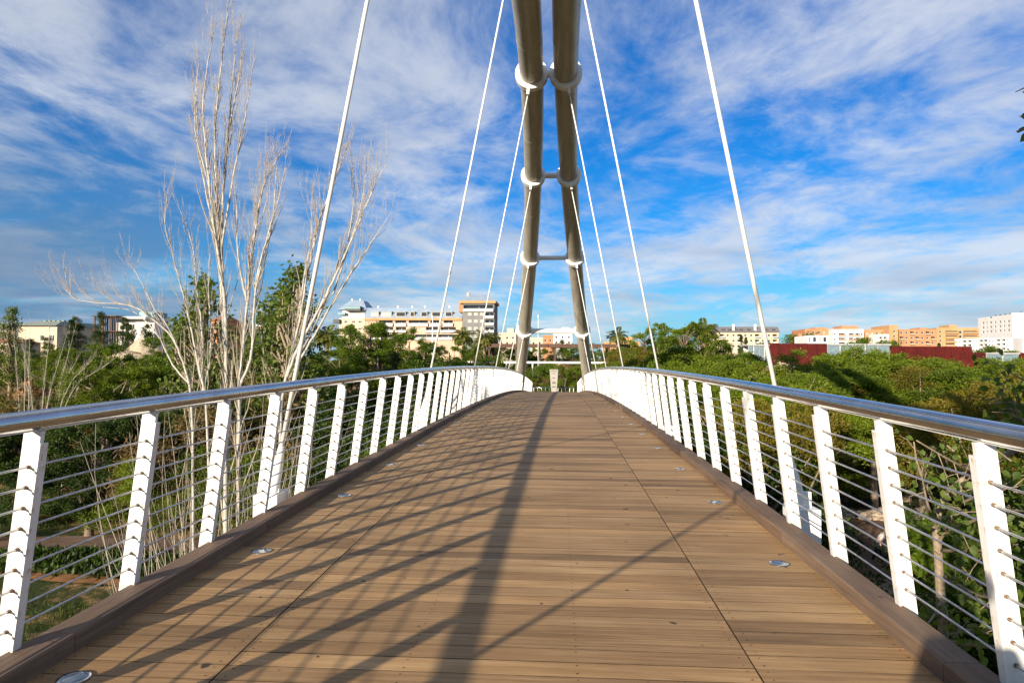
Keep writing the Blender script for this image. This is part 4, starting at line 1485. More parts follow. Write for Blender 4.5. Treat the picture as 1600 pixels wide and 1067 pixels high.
# left of the bridge, far bank
for a in [('open', 548, 84, 507, 1.2), ('green', 575, 80, 505, 1.2), ('green', 612, 86, 508, 1.25), ('green', 640, 78, 515, 1.2), ('dark', 598, 90, 505, 1.3), ('green', 672, 88, 533, 1.2), ('green', 703, 82, 535, 1.2),
          ('green', 735, 92, 542, 1.2), ('bush', 760, 88, 556, 1.2), ('green', 530, 66, 548, 1.1), ('open', 590, 62, 545, 1.0), ('green', 560, 56, 560, 1.0), ('dark', 618, 58, 552, 1.2), ('bush', 648, 60, 560, 1.1),
          ('green', 685, 62, 556, 1.1), ('bush', 715, 66, 565, 1.1), ('green', 500, 62, 556, 1.2), ('green', 470, 74, 535, 1.2), ('green', 435, 78, 528, 1.2), ('open', 400, 70, 535, 1.2), ('olive', 370, 64, 545, 1.1),
          ('green', 335, 80, 528, 1.2), ('green', 300, 74, 532, 1.2), ('column', 462, 48, 417, 1.15), ('column', 417, 52, 470, 1.2), ('column', 316, 50, 432, 1.1), ('column', 445, 50, 462, 1.2), ('column', 300, 56, 488, 1.1),
          ('dark', 230, 88, 508, 1.5), ('dark', 205, 92, 512, 1.5), ('green', 255, 80, 520, 1.3), ('dark', 120, 120, 496, 1.2), ('cypress', 112, 118, 500, 1.8), ('dark', 158, 140, 488, 1.0), ('dark', 196, 140, 496, 1.0),
          ('green', 160, 62, 538, 1.2), ('acacia', 125, 58, 545, 1.2), ('green', 195, 60, 548, 1.1), ('green', 85, 64, 545, 1.1), ('dark', 48, 80, 530, 1.6), ('dark', 75, 84, 528, 1.6), ('green', 20, 70, 538, 1.1),
          ('green', 232, 56, 560, 1.1), ('green', 265, 58, 555, 1.1), ('green', -25, 62, 535, 1.1), ('acacia', 170, 50, 565, 1.0), ('column', 18, 62, 480, 0.75)]:
    tree(*a)
# left valley floor below the handrail
for a in [('deep', 25, 40, 655, 1.0), ('deep', 95, 41, 650, 1.0), ('deep', 165, 40, 648, 1.0), ('deep', -40, 39, 650, 1.0), ('deep', 225, 42, 640, 0.9), ('shadebush', 60, 37, 735, 1.0), ('shadebush', 130, 38, 740, 1.0),
          ('palebush', 212, 36, 715, 0.75), ('deep', 285, 44, 640, 0.9), ('deep', 345, 46, 635, 0.9), ('deep', 400, 48, 630, 0.9), ('palebush', 270, 36, 770, 0.9), ('shadebush', 455, 46, 640, 0.9), ('deep', 520, 48, 610, 0.8),
          ('shadebush', 575, 46, 640, 0.9), ('shadebush', 640, 44, 640, 0.9), ('shadebush', 690, 50, 625, 0.8), ('palebush', 350, 38, 700, 0.9), ('palebush', 420, 36, 700, 0.9), ('drybush', 300, 40, 640, 0.8), ('drybush', 470, 38, 680, 0.8),
          ('drybush', 430, 50, 590, 0.9), ('drybush', 60, 52, 600, 1.0), ('drybush', 120, 52, 612, 0.9), ('palebush', 20, 50, 618, 0.9), ('shadebush', 560, 36, 700, 0.8), ('shadebush', 500, 33, 720, 0.8), ('palebush', 585, 40, 690, 0.8),
          ('shadebush', 640, 34, 720, 0.7), ('shadebush', 690, 34, 700, 0.7), ('shadebush', 735, 40, 650, 0.6), ('shadebush', 0, 33, 800, 0.6)]:
    tree(*a)
# between and behind the arch legs
for a in [('bush', 838, 88, 571, 1.2), ('bush', 856, 90, 568, 1.2), ('bush', 884, 87, 570, 1.2), ('palebush', 902, 92, 567, 1.2), ('bush', 815, 90, 570, 1.1), ('palebush', 790, 92, 568, 1.1), ('olive', 925, 96, 560, 1.2),
          ('green', 830, 125, 548, 1.1), ('green', 890, 128, 552, 1.0), ('dark', 878, 200, 531, 1.6), ('palebush', 945, 90, 562, 1.2), ('drybush', 906, 100, 558, 1.0), ('drybush', 842, 86.5, 590, 1.2)]:
    tree(*a)
for k_ in range(12):
    tree(('green', 'dark', 'bush', 'olive')[k_ % 4], 752 + 22 * k_ + random.uniform(-6, 6), random.uniform(126, 150), random.uniform(537, 545), 1.5)
# thin filling row far away on both sides so that no bare plain shows
for i in range(46):
    px = random.uniform(-120, 1750)
    if 745 < px < 960:
        continue
    tree(random.choice(['green', 'dark', 'green', 'acacia', 'bush']), px, random.uniform(98, 140), random.uniform(541, 552), random.uniform(1.2, 1.7))

KW = {'deep': ('deep green tree', 'tree'), 'shadebush': ('deep green bush', 'bush'), 'acacia': ('feathery acacia', 'acacia'), 'olive': ('olive acacia', 'acacia'), 'green': ('dense green tree', 'tree'), 'open': ('loose yellow-green tree', 'tree'),
      'dark': ('dark green pine', 'tree'), 'cypress': ('slim dark cypress', 'tree'), 'column': ('tall leafy poplar', 'tree'), 'bush': ('rounded green bush', 'bush'), 'drybush': ('dry twiggy bush', 'bush'), 'palebush': ('pale green bush', 'bush')}
def where(px, Y, ytop):
    if Y > 97:
        zone = 'far off'
    elif ytop > 600:
        zone = 'below the handrail'
    elif Y > 57:
        zone = 'on the far bank'
    else:
        zone = 'in the valley'
    for lim, s_ in ((60, 'at left frame edge'), (240, 'left of bare poplars'), (410, 'by the tall bare poplar'), (525, 'by the left hanger'), (660, 'left of second left hanger'),
                    (790, 'right of second left hanger'), (925, 'between arch legs'), (1020, 'right of the arch'), (1190, 'left of near right hanger'), (1300, 'below red steel wall'),
                    (1400, 'below glass pavilion'), (1500, 'below long red wall'), (9999, 'at right frame edge')):
        if px < lim:
            return zone, s_
by = {}
for rec in TREES:
    t, kind, px, Y, ytop, H = rec
    z_, s_ = where(px, Y, ytop)
    by.setdefault((kind, z_, s_), []).append(rec)
for (kind, z_, s_), L in by.items():
    L.sort(key=lambda r: r[2])
    for i, rec in enumerate(L):
        base = '%s %s %s' % (KW[kind][0], z_, s_)
        if len(L) > 1:
            base += ', ' + ORD[i] + ' from left'
        tag(rec[0], base, KW[kind][1], {'acacia': 'acacias', 'tree': 'leafy trees', 'bush': 'bushes'}[KW[kind][1]], 'thing')

# -- palms
def frond_mesh(L, droop, nl, ll, lw):
    V, F, T = [], [], []
    pts = []
    for i in range(9):
        t = i / 8
        pts.append(Vector((L * t * (1 - 0.18 * t), 0, L * (0.55 * t - droop * t * t))))
    b = MB()
    b.tube(pts, [0.035 * (1 - 0.8 * i / 8) for i in range(9)], 4, False)
    V += b.V
    F += b.F
    for i in range(nl):
        t = 0.12 + 0.88 * i / (nl - 1)
        k = min(7, int(t * 8))
        p = pts[k].lerp(pts[k + 1], t * 8 - k)
        tg = (pts[k + 1] - pts[k]).normalized()
        for s in (-1, 1):
            l = ll * (0.55 + 0.9 * math.sin(math.pi * min(1, t * 0.9 + 0.05))) * random.uniform(0.85, 1.1)
            d = (tg * 0.65 + Vector((0, s, 0)) * 0.8 + Vector((0, 0, 0.1))).normalized()
            e = p + d * l + Vector((0, 0, -0.25 * l))
            m = p + d * l * 0.5
            sd_ = tg * lw
            n = len(V)
            V += [tuple(p), tuple(m + sd_), tuple(e), tuple(m - sd_)]
            F.append((n, n + 1, n + 2, n + 3))
    T = [random.random() for _ in F]
    return make_mesh('frond', V, F, M['leaf_palm'], False, T)
FR = [frond_mesh(2.4, 0.42, 24, 0.55, 0.075), frond_mesh(2.4, 0.62, 24, 0.55, 0.075), frond_mesh(2.3, 0.2, 24, 0.5, 0.075)]
def palm(px, pyc, Y, size, lab, nf=34, dry=True):
    p = at(px, pyc, Y)
    gz = float(ground(p.x, Y)) - 0.1
    H = p.z - gz
    t = thing('palm_tree', lab, 'palm tree', (p.x, Y, gz), random.uniform(0, 6), 'palm trees near the pergola')
    b = MB()
    k = 9
    b.tube([(0.04 * math.sin(i), 0.04 * math.cos(i * 1.3), H * i / k) for i in range(k + 1)], [0.30 - 0.01 * i + (0.03 if i % 2 else 0) for i in range(k)] + [0.34], 10)
    b.build('trunk', M['bark_palm'], t, True)
    for i in range(nf):
        a = i * 2.39996
        el = math.acos(1 - 1.55 * (i + 0.5) / nf) if dry else random.uniform(0.2, 1.6)
        o = link('frond', FR[0 if el < 0.9 else 1] if i % 5 else FR[2], t, (0, 0, H - 0.05), (0, -(math.pi / 2 - el) * 0.62 + 0.45, a), (size / 2.4,) * 3)
    return t
palm(724, 524, 118, 2.5, 'feathery palm in front of the grey apartment tower')
palm(757, 528, 116, 2.4, 'feathery palm at the left end of the pergola', 30)
palm(771, 526, 121, 2.0, 'smaller palm just right of the grey apartment tower', 24)
palm(965, 524, 110, 2.2, 'palm standing clear against the sky right of the arch', 26)
palm(511, 524, 96, 2.7, 'palm with orange trunk left of the stepped tower', 34)
palm(740, 552, 100, 2.2, 'low palm below the grey apartment tower', 24)
palm(1100, 515, 74, 2.0, 'palm crown among the trees left of the slate roofed block', 20)

# -- bare white poplars
def smooth_line(P_, n=6):
    P_ = [Vector(p) for p in P_]
    if len(P_) < 3:
        return P_
    out = []
    for i in range(len(P_) - 1):
        p0, p1, p2, p3 = P_[max(i - 1, 0)], P_[i], P_[i + 1], P_[min(i + 2, len(P_) - 1)]
        for k in range(n):
            t = k / n
            out.append(0.5 * ((2 * p1) + (p2 - p0) * t + (2 * p0 - 5 * p1 + 4 * p2 - p3) * t * t + (3 * p1 - p0 - 3 * p2 + p3) * t ** 3))
    out.append(P_[-1])
    return out

def twigs(mb, line, r0, r1, count, lmin, lmax, level, up=1.6, t0=0.22, spread=0.24):
    n = len(line)
    for k in range(count):
        t = t0 + (1 - t0) * random.random() ** 0.85
        i = min(n - 2, int(t * (n - 1)))
        p = line[i].lerp(line[i + 1], t * (n - 1) - i)
        tg = (line[i + 1] - line[i]).normalized()
        sd_ = Vector((random.gauss(0, 1), random.gauss(0, 1), random.gauss(0, 0.3)))
        sd_ = (sd_ - tg * sd_.dot(tg)).normalized()
        L = random.uniform(lmin, lmax) * (1.15 - 0.65 * t)
        d = (tg + sd_ * spread * random.uniform(0.7, 1.9)).normalized()
        pts = [p]
        q_ = p.copy()
        for s_ in range(5):
            d = (d + Vector((0, 0, 0.16 * up)) + Vector((random.gauss(0, .09), random.gauss(0, .09), random.gauss(0, .05)))).normalized()
            q_ = q_ + d * L / 5
            pts.append(q_.copy())
        rb = (r0 + (r1 - r0) * t) * random.uniform(0.26, 0.46)
        rb = max(rb * 0.8, 0.003)
        mb.tube(pts, [rb, rb * .85, rb * .7, rb * .55, rb * .4, rb * .22], 5 if level > 1 else 3, False)
        if level > 1:
            twigs(mb, pts, rb, rb * .25, random.randint(5, 8), L * 0.22, L * 0.5, level - 1, up, 0.2, spread)

def bare_tree(label, stems, ntw=12, group='bare white poplars', base=None):
    """stems: (list of (px, py, Y)), start radius, end radius"""
    root = None
    allt = MB()
    for pts, ra, rb in stems:
        P_ = [at(*p) for p in pts]
        if root is None:
            b0 = Vector((P_[0].x, P_[0].y, float(ground(P_[0].x, P_[0].y)) - 0.2))
            root = thing('bare_poplar', label, 'bare tree', b0, 0, group)
        P_ = [p - b0 for p in P_]
        if pts[0][1] > 700 and P_[0].z > 0.5:              # carry the stem down to the ground
            f = P_[0]
            P_ = [Vector((f.x * 0.35, f.y * 0.35, 0)), Vector((f.x * 0.7, f.y * 0.7, f.z * 0.5))] + P_
        line = smooth_line(P_)
        for i in range(1, len(line) - 1):
            line[i] = line[i] + Vector((random.gauss(0, .006), random.gauss(0, .006), 0))
        m = len(line)
        rad = [0.65 * (ra + (rb - ra) * (i / (m - 1))) for i in range(m)]
        b = MB()
        b.tube(line, rad, 9)
        b.build('stem', M['bark_white'], root, True)
        Ls = sum((line[i + 1] - line[i]).length for i in range(m - 1))
        twigs(allt, line, ra, rb, int(ntw * Ls / 2.7), 0.6, 1.9, 2)
    tag(allt.build('twigs', M['bark_tan'], root, True), kind='stuff')
    return root

bare_tree('tallest bare white poplar with many upright stems beside the left railing', [
    ([(352, 850, 16.0), (354, 640, 16.0), (352, 560, 16.0), (344, 420, 16.2), (338, 300, 16.4), (336, 200, 16.5), (345, 110, 16.6), (356, 20, 16.6)], 0.115, 0.014),
    ([(354, 600, 16.0), (352, 480, 15.8), (336, 360, 15.6), (322, 240, 15.6), (318, 150, 15.7), (334, 50, 15.7)], 0.075, 0.010),
    ([(346, 430, 16.2), (348, 320, 16.6), (356, 220, 16.8), (372, 130, 17.0), (377, 85, 17.0)], 0.05, 0.008),
    ([(344, 400, 16.2), (362, 290, 16.0), (380, 200, 15.8), (398, 90, 15.8)], 0.045, 0.007),
    ([(340, 380, 16.2), (322, 300, 16.6), (308, 210, 16.6), (307, 120, 16.8)], 0.045, 0.008),
    ([(338, 330, 16.3), (316, 250, 16.0), (304, 190, 15.8), (310, 100, 15.7)], 0.04, 0.007),
    ([(343, 400, 16.3), (352, 260, 16.8), (364, 120, 17.0), (370, 55, 17.1)], 0.045, 0.007),
], 15)
bare_tree('forked bare white poplar right of the tallest one', [
    ([(372, 850, 15.2), (374, 640, 15.2), (378, 560, 15.2), (386, 480, 15.2), (392, 420, 15.3), (402, 340, 15.4), (412, 290, 15.4), (438, 240, 15.5)], 0.085, 0.010),
    ([(376, 600, 15.2), (392, 560, 15.0), (396, 500, 14.9), (402, 440, 14.8), (425, 350, 14.8), (432, 260, 14.8)], 0.06, 0.009),
    ([(388, 460, 15.2), (394, 390, 15.6), (408, 310, 15.8), (418, 245, 15.9)], 0.045, 0.007),
    ([(398, 450, 14.9), (412, 390, 14.7), (430, 330, 14.6), (446, 262, 14.6)], 0.04, 0.006),
    ([(386, 470, 15.2), (372, 400, 15.4), (370, 330, 15.6), (366, 290, 15.6)], 0.035, 0.006),
], 16)
bare_tree('bare white poplar with one limb arching far out to the left', [
    ([(302, 850, 14.5), (300, 650, 14.5), (292, 585, 14.5), (270, 530, 14.4), (240, 500, 14.3), (205, 478, 14.2), (150, 473, 14.0), (118, 467, 13.9), (103, 452, 13.9)], 0.055, 0.008),
    ([(296, 600, 14.5), (270, 570, 14.6), (250, 530, 14.7), (226, 500, 14.8), (200, 484, 14.9), (160, 480, 15.0)], 0.032, 0.006),
    ([(282, 552, 14.5), (262, 510, 14.3), (240, 480, 14.2), (215, 430, 14.1), (208, 420, 14.1)], 0.03, 0.005),
    ([(328, 850, 15.5), (322, 640, 15.5), (310, 570, 15.5), (296, 500, 15.5), (284, 450, 15.6), (270, 400, 15.7), (258, 350, 15.7), (262, 300, 15.7)], 0.06, 0.008),
    ([(318, 620, 15.5), (316, 520, 15.8), (306, 440, 16.0), (300, 380, 16.2), (282, 330, 16.2)], 0.04, 0.006),
    ([(318, 610, 15.5), (330, 540, 15.8), (326, 450, 16.0), (330, 380, 16.2)], 0.036, 0.006),
], 9)
bare_tree('leaning bare white poplar behind the nearest left hanger rod', [
    ([(432, 850, 14.0), (440, 640, 14.0), (452, 570, 14.0), (468, 500, 14.0), (482, 420, 14.0), (498, 350, 14.1), (520, 290, 14.2), (538, 240, 14.3)], 0.07, 0.008),
    ([(448, 590, 14.0), (468, 540, 13.7), (500, 480, 13.6), (530, 420, 13.5), (560, 350, 13.5), (586, 290, 13.5), (604, 255, 13.5)], 0.055, 0.007),
    ([(455, 570, 14.0), (486, 520, 14.3), (516, 450, 14.5), (540, 390, 14.6), (552, 320, 14.7), (553, 270, 14.7)], 0.05, 0.007),
    ([(470, 560, 13.8), (505, 500, 13.6), (540, 440, 13.4), (580, 380, 13.2), (612, 330, 13.1)], 0.04, 0.006),
    ([(462, 530, 14.0), (474, 440, 14.4), (486, 370, 14.6), (486, 320, 14.6)], 0.035, 0.006),
    ([(520, 460, 13.6), (540, 400, 13.8), (562, 330, 13.9), (574, 255, 14.0)], 0.035, 0.006),
], 15)
for lab, L in (('cluster of slim bare saplings below the cream hall', [(38, 40), (45, 46), (52, 34), (30, 22)]), ('bare sapling leaning right below the dark hall', [(72, 104), (66, 78), (84, 118)]),
               ('spreading bare sapling behind the left handrail near the frame edge', [(92, 150), (98, 175), (88, 122), (100, 190)])):
    st = []
    for k, (xa, xb) in enumerate(L):
        Yb = 45 + k * 0.8
        ytop = random.uniform(490, 530) if xb < 120 else random.uniform(545, 570)
        st.append(([(xa + 2, 720, Yb), (xa, 650, Yb), (xa + (xb - xa) * 0.3, 600, Yb), (xa + (xb - xa) * 0.65, 0.5 * (600 + ytop), Yb), (xb, ytop, Yb)], 0.06, 0.008))
    bare_tree(lab, st, 9, 'bare saplings at the left')

def shoots(label, px0, px1, Ya, Yb, n, hmin, hmax, lean):
    p = at((px0 + px1) / 2, 800, (Ya + Yb) / 2)
    b0 = Vector((p.x, p.y, float(ground(p.x, p.y))))
    root = thing('bare_thicket', label, 'bare shrub', b0, 0, 'bare thickets by the left railing')
    mb, tw = MB(), MB()
    for i in range(n):
        Y = random.uniform(Ya, Yb)
        x = at(random.uniform(px0, px1), 800, Y).x
        p = Vector((x, Y, float(ground(x, Y)) - 0.1)) - b0
        d = Vector((random.gauss(lean, 0.22), random.gauss(0, 0.15), 1)).normalized()
        L = random.uniform(hmin, hmax)
        pts = [p.copy()]
        for s_ in range(7):
            d = (d + Vector((random.gauss(0, .06), random.gauss(0, .06), 0.02))).normalized()
            p = p + d * L / 7
            pts.append(p.copy())
        r_ = random.uniform(0.009, 0.024)
        mb.tube(pts, [r_ * (1 - 0.8 * k / 7) for k in range(8)], 5, False)
        twigs(tw, pts, r_, r_ * .2, 7, 0.5, 1.6, 1, 0.7, 0.2, 0.5)
    tag(mb.build('shoots', M['bark_tan'], root, True), kind='stuff')
    tag(tw.build('twigs', M['bark_tan'], root, True), kind='stuff')
shoots('pale bare thicket right of the second left railing post', 235, 330, 13, 19, 34, 5.0, 9.0, 0.0)
shoots('pale bare thicket around the foot of the tallest poplar', 330, 420, 12, 18, 34, 5.0, 8.6, 0.03)
shoots('fine bare thicket beside the nearest left anchor block', 420, 500, 12, 18, 34, 4.6, 8.2, 0.06)
shoots('thin bare thicket spreading right between left railing posts', 490, 560, 13, 20, 22, 4.5, 7.0, 0.22)

# -- leafy poplar close to the right railing
LEAF = {}
def big_leaf():
    out = [(0, 0, 0), (0.30, 0.34, 0.03), (0.62, 0.30, 0.02), (1.0, 0, -0.12), (0.62, -0.30, 0.02), (0.30, -0.34, 0.03), (0.45, 0, -0.05)]
    F = [(0, 6, 1), (1, 6, 2), (2, 6, 3), (3, 6, 4), (4, 6, 5), (5, 6, 0)]
    return np.array(out), F
LV, LF = big_leaf()
leaf_me = [make_mesh('leaf', LV, LF, M['leaf_poplar'], True, [t_] * 6) for t_ in (0.1, 0.35, 0.6, 0.9)]
pb = at(1475, 880, 10.5)
root = thing('leafy_poplar', 'young poplar with large heart shaped leaves close to the right railing', 'tree', (pb.x, 10.5, -7.5))
b0 = Vector((pb.x, 10.5, -7.5))
leaves = []
def branch_px(pts, ra, rb, nleaf, name='branch', sz=(0.09, 0.14), tw=5, twl=(0.25, 0.75), sc=0.10):
    P_ = [at(*p) - b0 for p in pts]
    line = smooth_line(P_, 5)
    b = MB()
    m = len(line)
    b.tube(line, [ra + (rb - ra) * i / (m - 1) for i in range(m)], 7)
    tips = []
    for k in range(tw):
        i = random.randint(m // 4, m - 2)
        d = Vector((random.gauss(0, 1), random.gauss(0, 1), random.gauss(0.4, .6))).normalized()
        L = random.uniform(*twl)
        q_ = [line[i], line[i] + d * L * .5 + Vector((0, 0, .04)), line[i] + d * L]
        b.tube(q_, [0.008, 0.006, 0.003], 4, False)
        tips.append(q_)
    b.build(name, M['bark_pale'], root, True)
    for k in range(nleaf):
        if tips and random.random() < 0.75:
            q_ = random.choice(tips)
            p = q_[0].lerp(q_[2], random.random() ** 0.6)
        else:
            i = random.randint(m // 3, m - 1)
            p = line[i]
        p = p + Vector((random.gauss(0, sc), random.gauss(0, sc), random.gauss(0, sc)))
        leaves.append((p, random.uniform(*sz)))
branch_px([(1475, 1000, 10.5), (1466, 870, 10.5), (1466, 800, 10.5), (1510, 745, 10.4), (1600, 690, 10.2), (1700, 560, 9.6), (1800, 100, 9.0)], 0.07, 0.03, 10, 'trunk')
for pts, n_ in [
    ([(1466, 830, 10.5), (1450, 790, 10.2), (1440, 740, 10.0)], 34), ([(1466, 850, 10.5), (1490, 800, 10.0), (1500, 770, 9.7)], 40), ([(1462, 790, 10.5), (1435, 730, 10.3), (1428, 690, 10.2)], 26),
    ([(1530, 740, 10.2), (1490, 722, 9.4), (1432, 688, 9.0)], 16), ([(1600, 690, 10.2), (1590, 640, 9.2), (1600, 660, 8.6)], 60), ([(1510, 745, 10.3), (1540, 700, 9.4), (1580, 720, 8.8)], 55),
    ([(1620, 680, 10.0), (1580, 640, 9.4), (1545, 630, 9.0)], 46), ([(1660, 620, 10.0), (1620, 600, 9.2), (1590, 590, 8.8)], 46), ([(1470, 800, 10.5), (1540, 770, 9.2), (1590, 760, 8.4)], 60),
    ([(1470, 860, 10.5), (1530, 860, 9.0), (1590, 850, 8.0)], 70), ([(1475, 900, 10.5), (1530, 930, 8.8), (1590, 930, 7.6)], 70), ([(1475, 960, 10.5), (1500, 980, 9.0), (1545, 990, 8.0)], 60),
    ([(1475, 930, 10.5), (1460, 960, 9.6), (1440, 985, 9.0)], 40), ([(1700, 560, 9.6), (1690, 620, 8.0), (1650, 700, 7.4)], 70), ([(1700, 560, 9.6), (1790, 520, 7.4), (1760, 600, 6.8)], 30),
    ([(1475, 1000, 10.5), (1560, 1010, 8.0), (1640, 980, 7.0)], 70), ([(1480, 830, 10.4), (1560, 800, 9.0), (1620, 800, 8.0)], 60)]:
    branch_px(pts, 0.028, 0.008, n_)
for pts, n_ in [([(1760, 100, 9.0), (1690, 160, 6.0), (1632, 188, 5.2), (1610, 198, 5.0), (1588, 206, 5.0)], 26), ([(1760, 100, 9.0), (1690, 110, 6.0), (1640, 138, 5.2), (1614, 148, 5.1)], 10), ([(1760, 100, 9.0), (1790, 250, 6.5), (1780, 320, 6.0)], 30)]:
    branch_px(pts, 0.02, 0.005, n_, 'branch', (0.09, 0.125), 4, (0.06, 0.16), 0.035)
mw = cam.matrix_world.inverted()
def vis_key(L):
    p = b0 + L[0]
    x, y_ = to_px(p)
    q_ = mw @ p
    inside = 0 <= x <= 1600 and 0 <= y_ <= 1067
    return (-1 if inside else 0, -L[1] / max(0.1, -q_.z))
leaves.sort(key=vis_key)
rest_v, rest_f, rest_t = [], [], []
for k, (p, sz) in enumerate(leaves):
    rot = Euler((random.gauss(0, 0.9), random.gauss(0.5, 0.6), random.uniform(0, 6.28)))
    if k < 300:
        link('leaf', random.choice(leaf_me), root, p, rot, (sz, sz, sz))
    else:
        mt = Matrix.Translation(p) @ rot.to_matrix().to_4x4() @ Matrix.Scale(sz, 4)
        n = len(rest_v)
        rest_v += [tuple(mt @ Vector(v)) for v in LV]
        rest_f += [tuple(i + n for i in f) for f in LF]
        rest_t += [random.random()] * 6
if rest_f:
    tag(link('foliage', make_mesh('foliage', rest_v, rest_f, M['leaf_poplar'], True, rest_t), root), kind='stuff')

# -- ground cover
def scatter(name, x0, x1, ya, yb, n, ln, wd, mat, up=1.0, clump=0.0):
    xy = np.stack([rng.uniform(x0, x1, n), rng.uniform(ya, yb, n)], 1)
    if clump:
        c = np.stack([rng.uniform(x0, x1, n // 12), rng.uniform(ya, yb, n // 12)], 1)
        xy = c[rng.integers(0, len(c), n)] + rng.normal(size=(n, 2)) * clump
    P_ = np.concatenate([xy, ground(xy[:, 0], xy[:, 1])[:, None] + 0.02], 1)
    D = unit(rng.normal(size=(n, 3)) * 0.45 + np.array([0, 0, up]))
    V, F, T = leaf_quads(P_, D, ln * rng.uniform(0.5, 1.3, n), wd, rng.uniform(0, 1, n))
    tag(link(name, make_mesh(name, V, F, M[mat], False, T)), kind='stuff')
scatter('grass', -40, -3, 17, 25, 22000, 0.22, 0.03, 'leaf_grass', 1.0, 0.25)
scatter('ground_cover', -45, -3, 27.8, 31.2, 16000, 0.30, 0.13, 'leaf_shade', 0.7, 0.3)
scatter('grass', -45, -3, 34.5, 40, 9000, 0.20, 0.03, 'leaf_grass', 1.0, 0.3)
scatter('ground_cover', 3, 40, 12, 26, 22000, 0.26, 0.13, 'leaf_shade', 0.7, 0.4)

# -- loose stones, rock mounds, stump
def rock_mesh(seed, sq=0.6):
    r_ = np.random.default_rng(seed)
    V, F = lathe([(0.0005, -0.5), (0.6, -0.4), (0.95, -0.05), (0.8, 0.3), (0.42, 0.52), (0.0005, 0.6)], 8)
    V = np.array(V) * (1 + 0.16 * r_.normal(size=(len(V), 1)))
    V[:, 2] *= sq
    return make_mesh('rock', V, F, M['stone'])
RK = [rock_mesh(i) for i in range(5)]
def stone_bank(name, lab, pxs, Y, n, size, spread):
    c = at((pxs[0] + pxs[1]) / 2, 700, Y)
    MBk = MB()
    for i in range(n):
        x = at(random.uniform(*pxs), 700, Y).x
        y = Y + random.gauss(0, spread)
        s_ = size * random.uniform(0.4, 1.2)
        me = random.choice(RK)
        mt = Matrix.Translation((x, y, float(ground(x, y)) + 0.25 * s_)) @ Euler((random.gauss(0, .3), random.gauss(0, .3), random.uniform(0, 6))).to_matrix().to_4x4() @ Matrix.Scale(s_, 4)
        MBk.add([mt @ v.co for v in me.vertices], [tuple(p.vertices) for p in me.polygons])
    tag(MBk.build(name, M['stone']), kind='stuff')
stone_bank('rubble', '', (1290, 1450), 43.0, 260, 0.40, 0.5)
stone_bank('rubble', '', (1330, 1450), 28.6, 200, 0.30, 0.7)
stone_bank('rubble', '', (560, 680), 47.0, 220, 0.40, 1.2)
stone_bank('rubble', '', (0, 120), 54.0, 120, 0.5, 2.0)
for px, pyt, Y, wpx, lab in ((222, 543, 86, 54, 'pale rocky mound among trees left of the bare poplars'), (50, 597, 68, 44, 'orange earth boulder behind the saplings at far left'), (1218, 571, 72, 22, 'pale boulder at the foot of the red steel wall')):
    p = at(px, pyt, Y)
    g_ = float(ground(p.x, Y))
    wd_ = wpx * Y / FOC / 2
    o = link('boulder', RK[px % 5].copy(), None, (p.x, Y, g_), (0, 0, px), (max(wd_, (p.z - g_) * 1.1), max(wd_ * 0.8, p.z - g_), (p.z - g_) / 0.36))
    if px == 50:
        o.data.materials[0] = M['soil']
    tag(o, lab, 'boulder', None, 'thing')
p = at(139, 838, 34.2)
t = thing('tree_stump', 'short brown tree stump on the grass below the left railing', 'tree stump', (p.x, 34.2, float(ground(p.x, 34.2)) - 0.05))
V, F = lathe([(0.30, 0), (0.23, 0.15), (0.21, 0.60), (0.205, 0.70), (0.0005, 0.705)], 12)
link('stump', make_mesh('stump', V, F, M['bark_brown'], True), t)

# ------------------------------------------------------------------ people
M['skin'] = plain('skin', (0.40, 0.24, 0.16), 0.6, 0, 0.06, 8)
M['hair'] = plain('dark_hair', (0.03, 0.02, 0.015), 0.6, 0, 0.2, 20)
M['shirt'] = plain('light_grey_shirt', (0.50, 0.50, 0.50), 0.9, 0, 0.08, 6)
M['trousers'] = plain('dark_trousers', (0.02, 0.022, 0.03), 0.9, 0, 0.15, 6)
M['leash'] = plain('orange_strap', (0.50, 0.22, 0.04), 0.7, 0, 0.1, 6)
def skin_body(name, J, E_, mat, parent, sub=2):
    """J: list of (x, y, z, radius); E_: edges; one continuous skinned surface"""
    me = bpy.data.meshes.new(name)
    me.from_pydata([j[:3] for j in J], E_, [])
    me.materials.append(mat)
    o = link(name, me, parent)
    md = o.modifiers.new('skin', 'SKIN')
    md.use_smooth_shade = True
    for v, j in zip(me.skin_vertices[0].data, J):
        v.radius = (j[3], j[3])
    me.skin_vertices[0].data[0].use_root = True
    ss = o.modifiers.new('sub', 'SUBSURF')
    ss.levels = ss.render_levels = sub
    return o
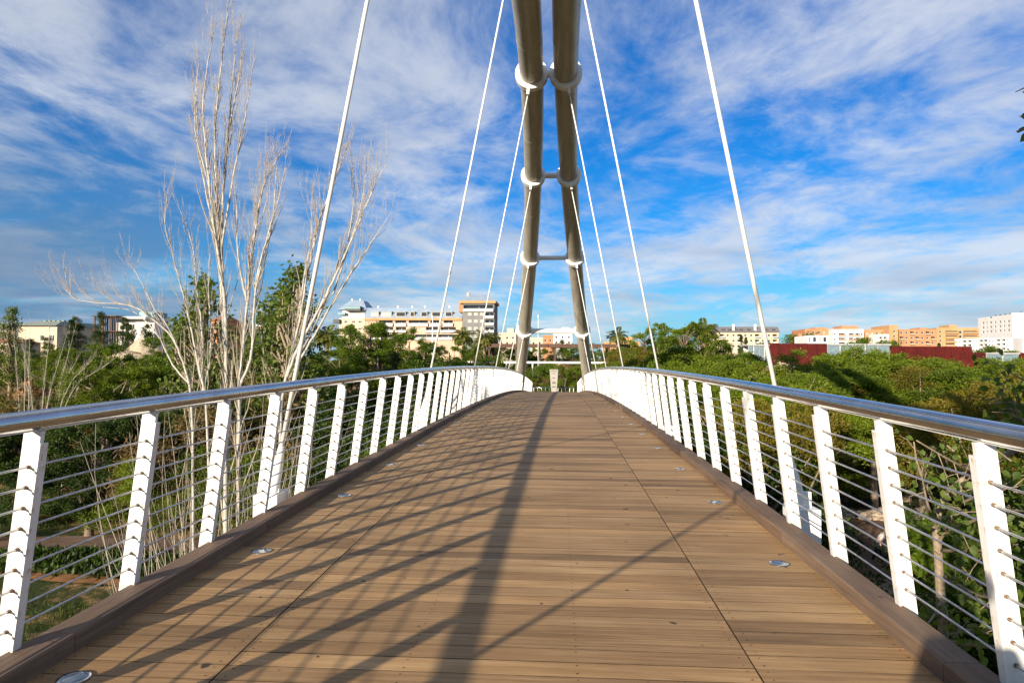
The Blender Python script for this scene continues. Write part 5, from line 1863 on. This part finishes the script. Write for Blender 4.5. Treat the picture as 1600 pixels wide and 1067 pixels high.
def person(label, loc, rz, lean=0.0, step=0.22, extra=None):
    t = thing('person', label, 'person', loc, rz)
    # local: looks along -Y; lean tips the trunk forwards
    sh = lambda z, y=0: (y - lean * max(0, z - 0.9) * 0.9, z - abs(lean) * 0.25 * max(0, z - 0.9))
    def P(x, z, r_, y=0.0):
        yy, zz = sh(z, y)
        return (x, yy, zz, r_)
    J = [P(0, 0.95, .135), P(0, 1.15, .125), P(0, 1.36, .135), P(0, 1.47, .06), P(0, 1.57, .085, -.02), P(0, 1.68, .09, -.02), P(0, 1.755, .05, 0),
         P(.16, 1.40, .06), P(.25, 1.14, .045), P(.23, .90, .034, -.10), P(.23, .82, .035, -.14),
         P(-.16, 1.40, .06), P(-.25, 1.14, .045), P(-.23, .90, .034, -.10), P(-.23, .82, .035, -.14),
         P(.095, .86, .095), (.10, -step * .5, .49, .062), (.10, -step, .08, .042), (.11, -step - .13, .035, .038),
         P(-.095, .86, .095), (-.10, step * .3, .49, .062), (-.10, step, .09, .042), (-.11, step - .13, .04, .038)]
    E_ = [(0, 1), (1, 2), (2, 3), (3, 4), (4, 5), (5, 6), (2, 7), (7, 8), (8, 9), (9, 10), (2, 11), (11, 12), (12, 13), (13, 14), (0, 15), (15, 16), (16, 17), (17, 18), (0, 19), (19, 20), (20, 21), (21, 22)]
    skin_body('body', J, E_, M['skin'], t)
    gro = lambda j, k: (j[0], j[1], j[2], j[3] + k)
    idx = [0, 1, 2, 7, 8, 11, 12]
    mp = {a: i for i, a in enumerate(idx)}
    skin_body('shirt', [gro(J[i], .016) for i in idx], [(mp[a], mp[b]) for a, b in E_ if a in mp and b in mp], M['shirt'], t)
    idx = [0, 15, 16, 17, 19, 20, 21]
    mp = {a: i for i, a in enumerate(idx)}
    JT = [gro(J[i], .017) for i in idx]
    skin_body('trousers', JT, [(mp[a], mp[b]) for a, b in E_ if a in mp and b in mp], M['trousers'], t)
    h = P(0, 1.715, 0, .015)
    b = MB()
    V, F = lathe([(0.0005, -.06), (.085, -.03), (.098, .03), (.075, .085), (.0005, .105)], 14)
    b.add([(v[0], v[1] + h[1], v[2] + h[2]) for v in V], F)
    b.build('hair', M['hair'], t, True)
    return t
p = at(1371, 862, 33.5)
gz = float(ground(p.x, 33.5)) + 0.05
person('person in light top and dark trousers bending on the dirt road right of the bridge', (p.x, 33.5, gz), R(70), 0.55)
# the photographer, whose shadow falls on the deck in the lower right corner
person('person standing on the deck behind the camera, casting the corner shadow', (0.30, -0.34, dz_(-0.34)), R(180), 0.0, 0.05)
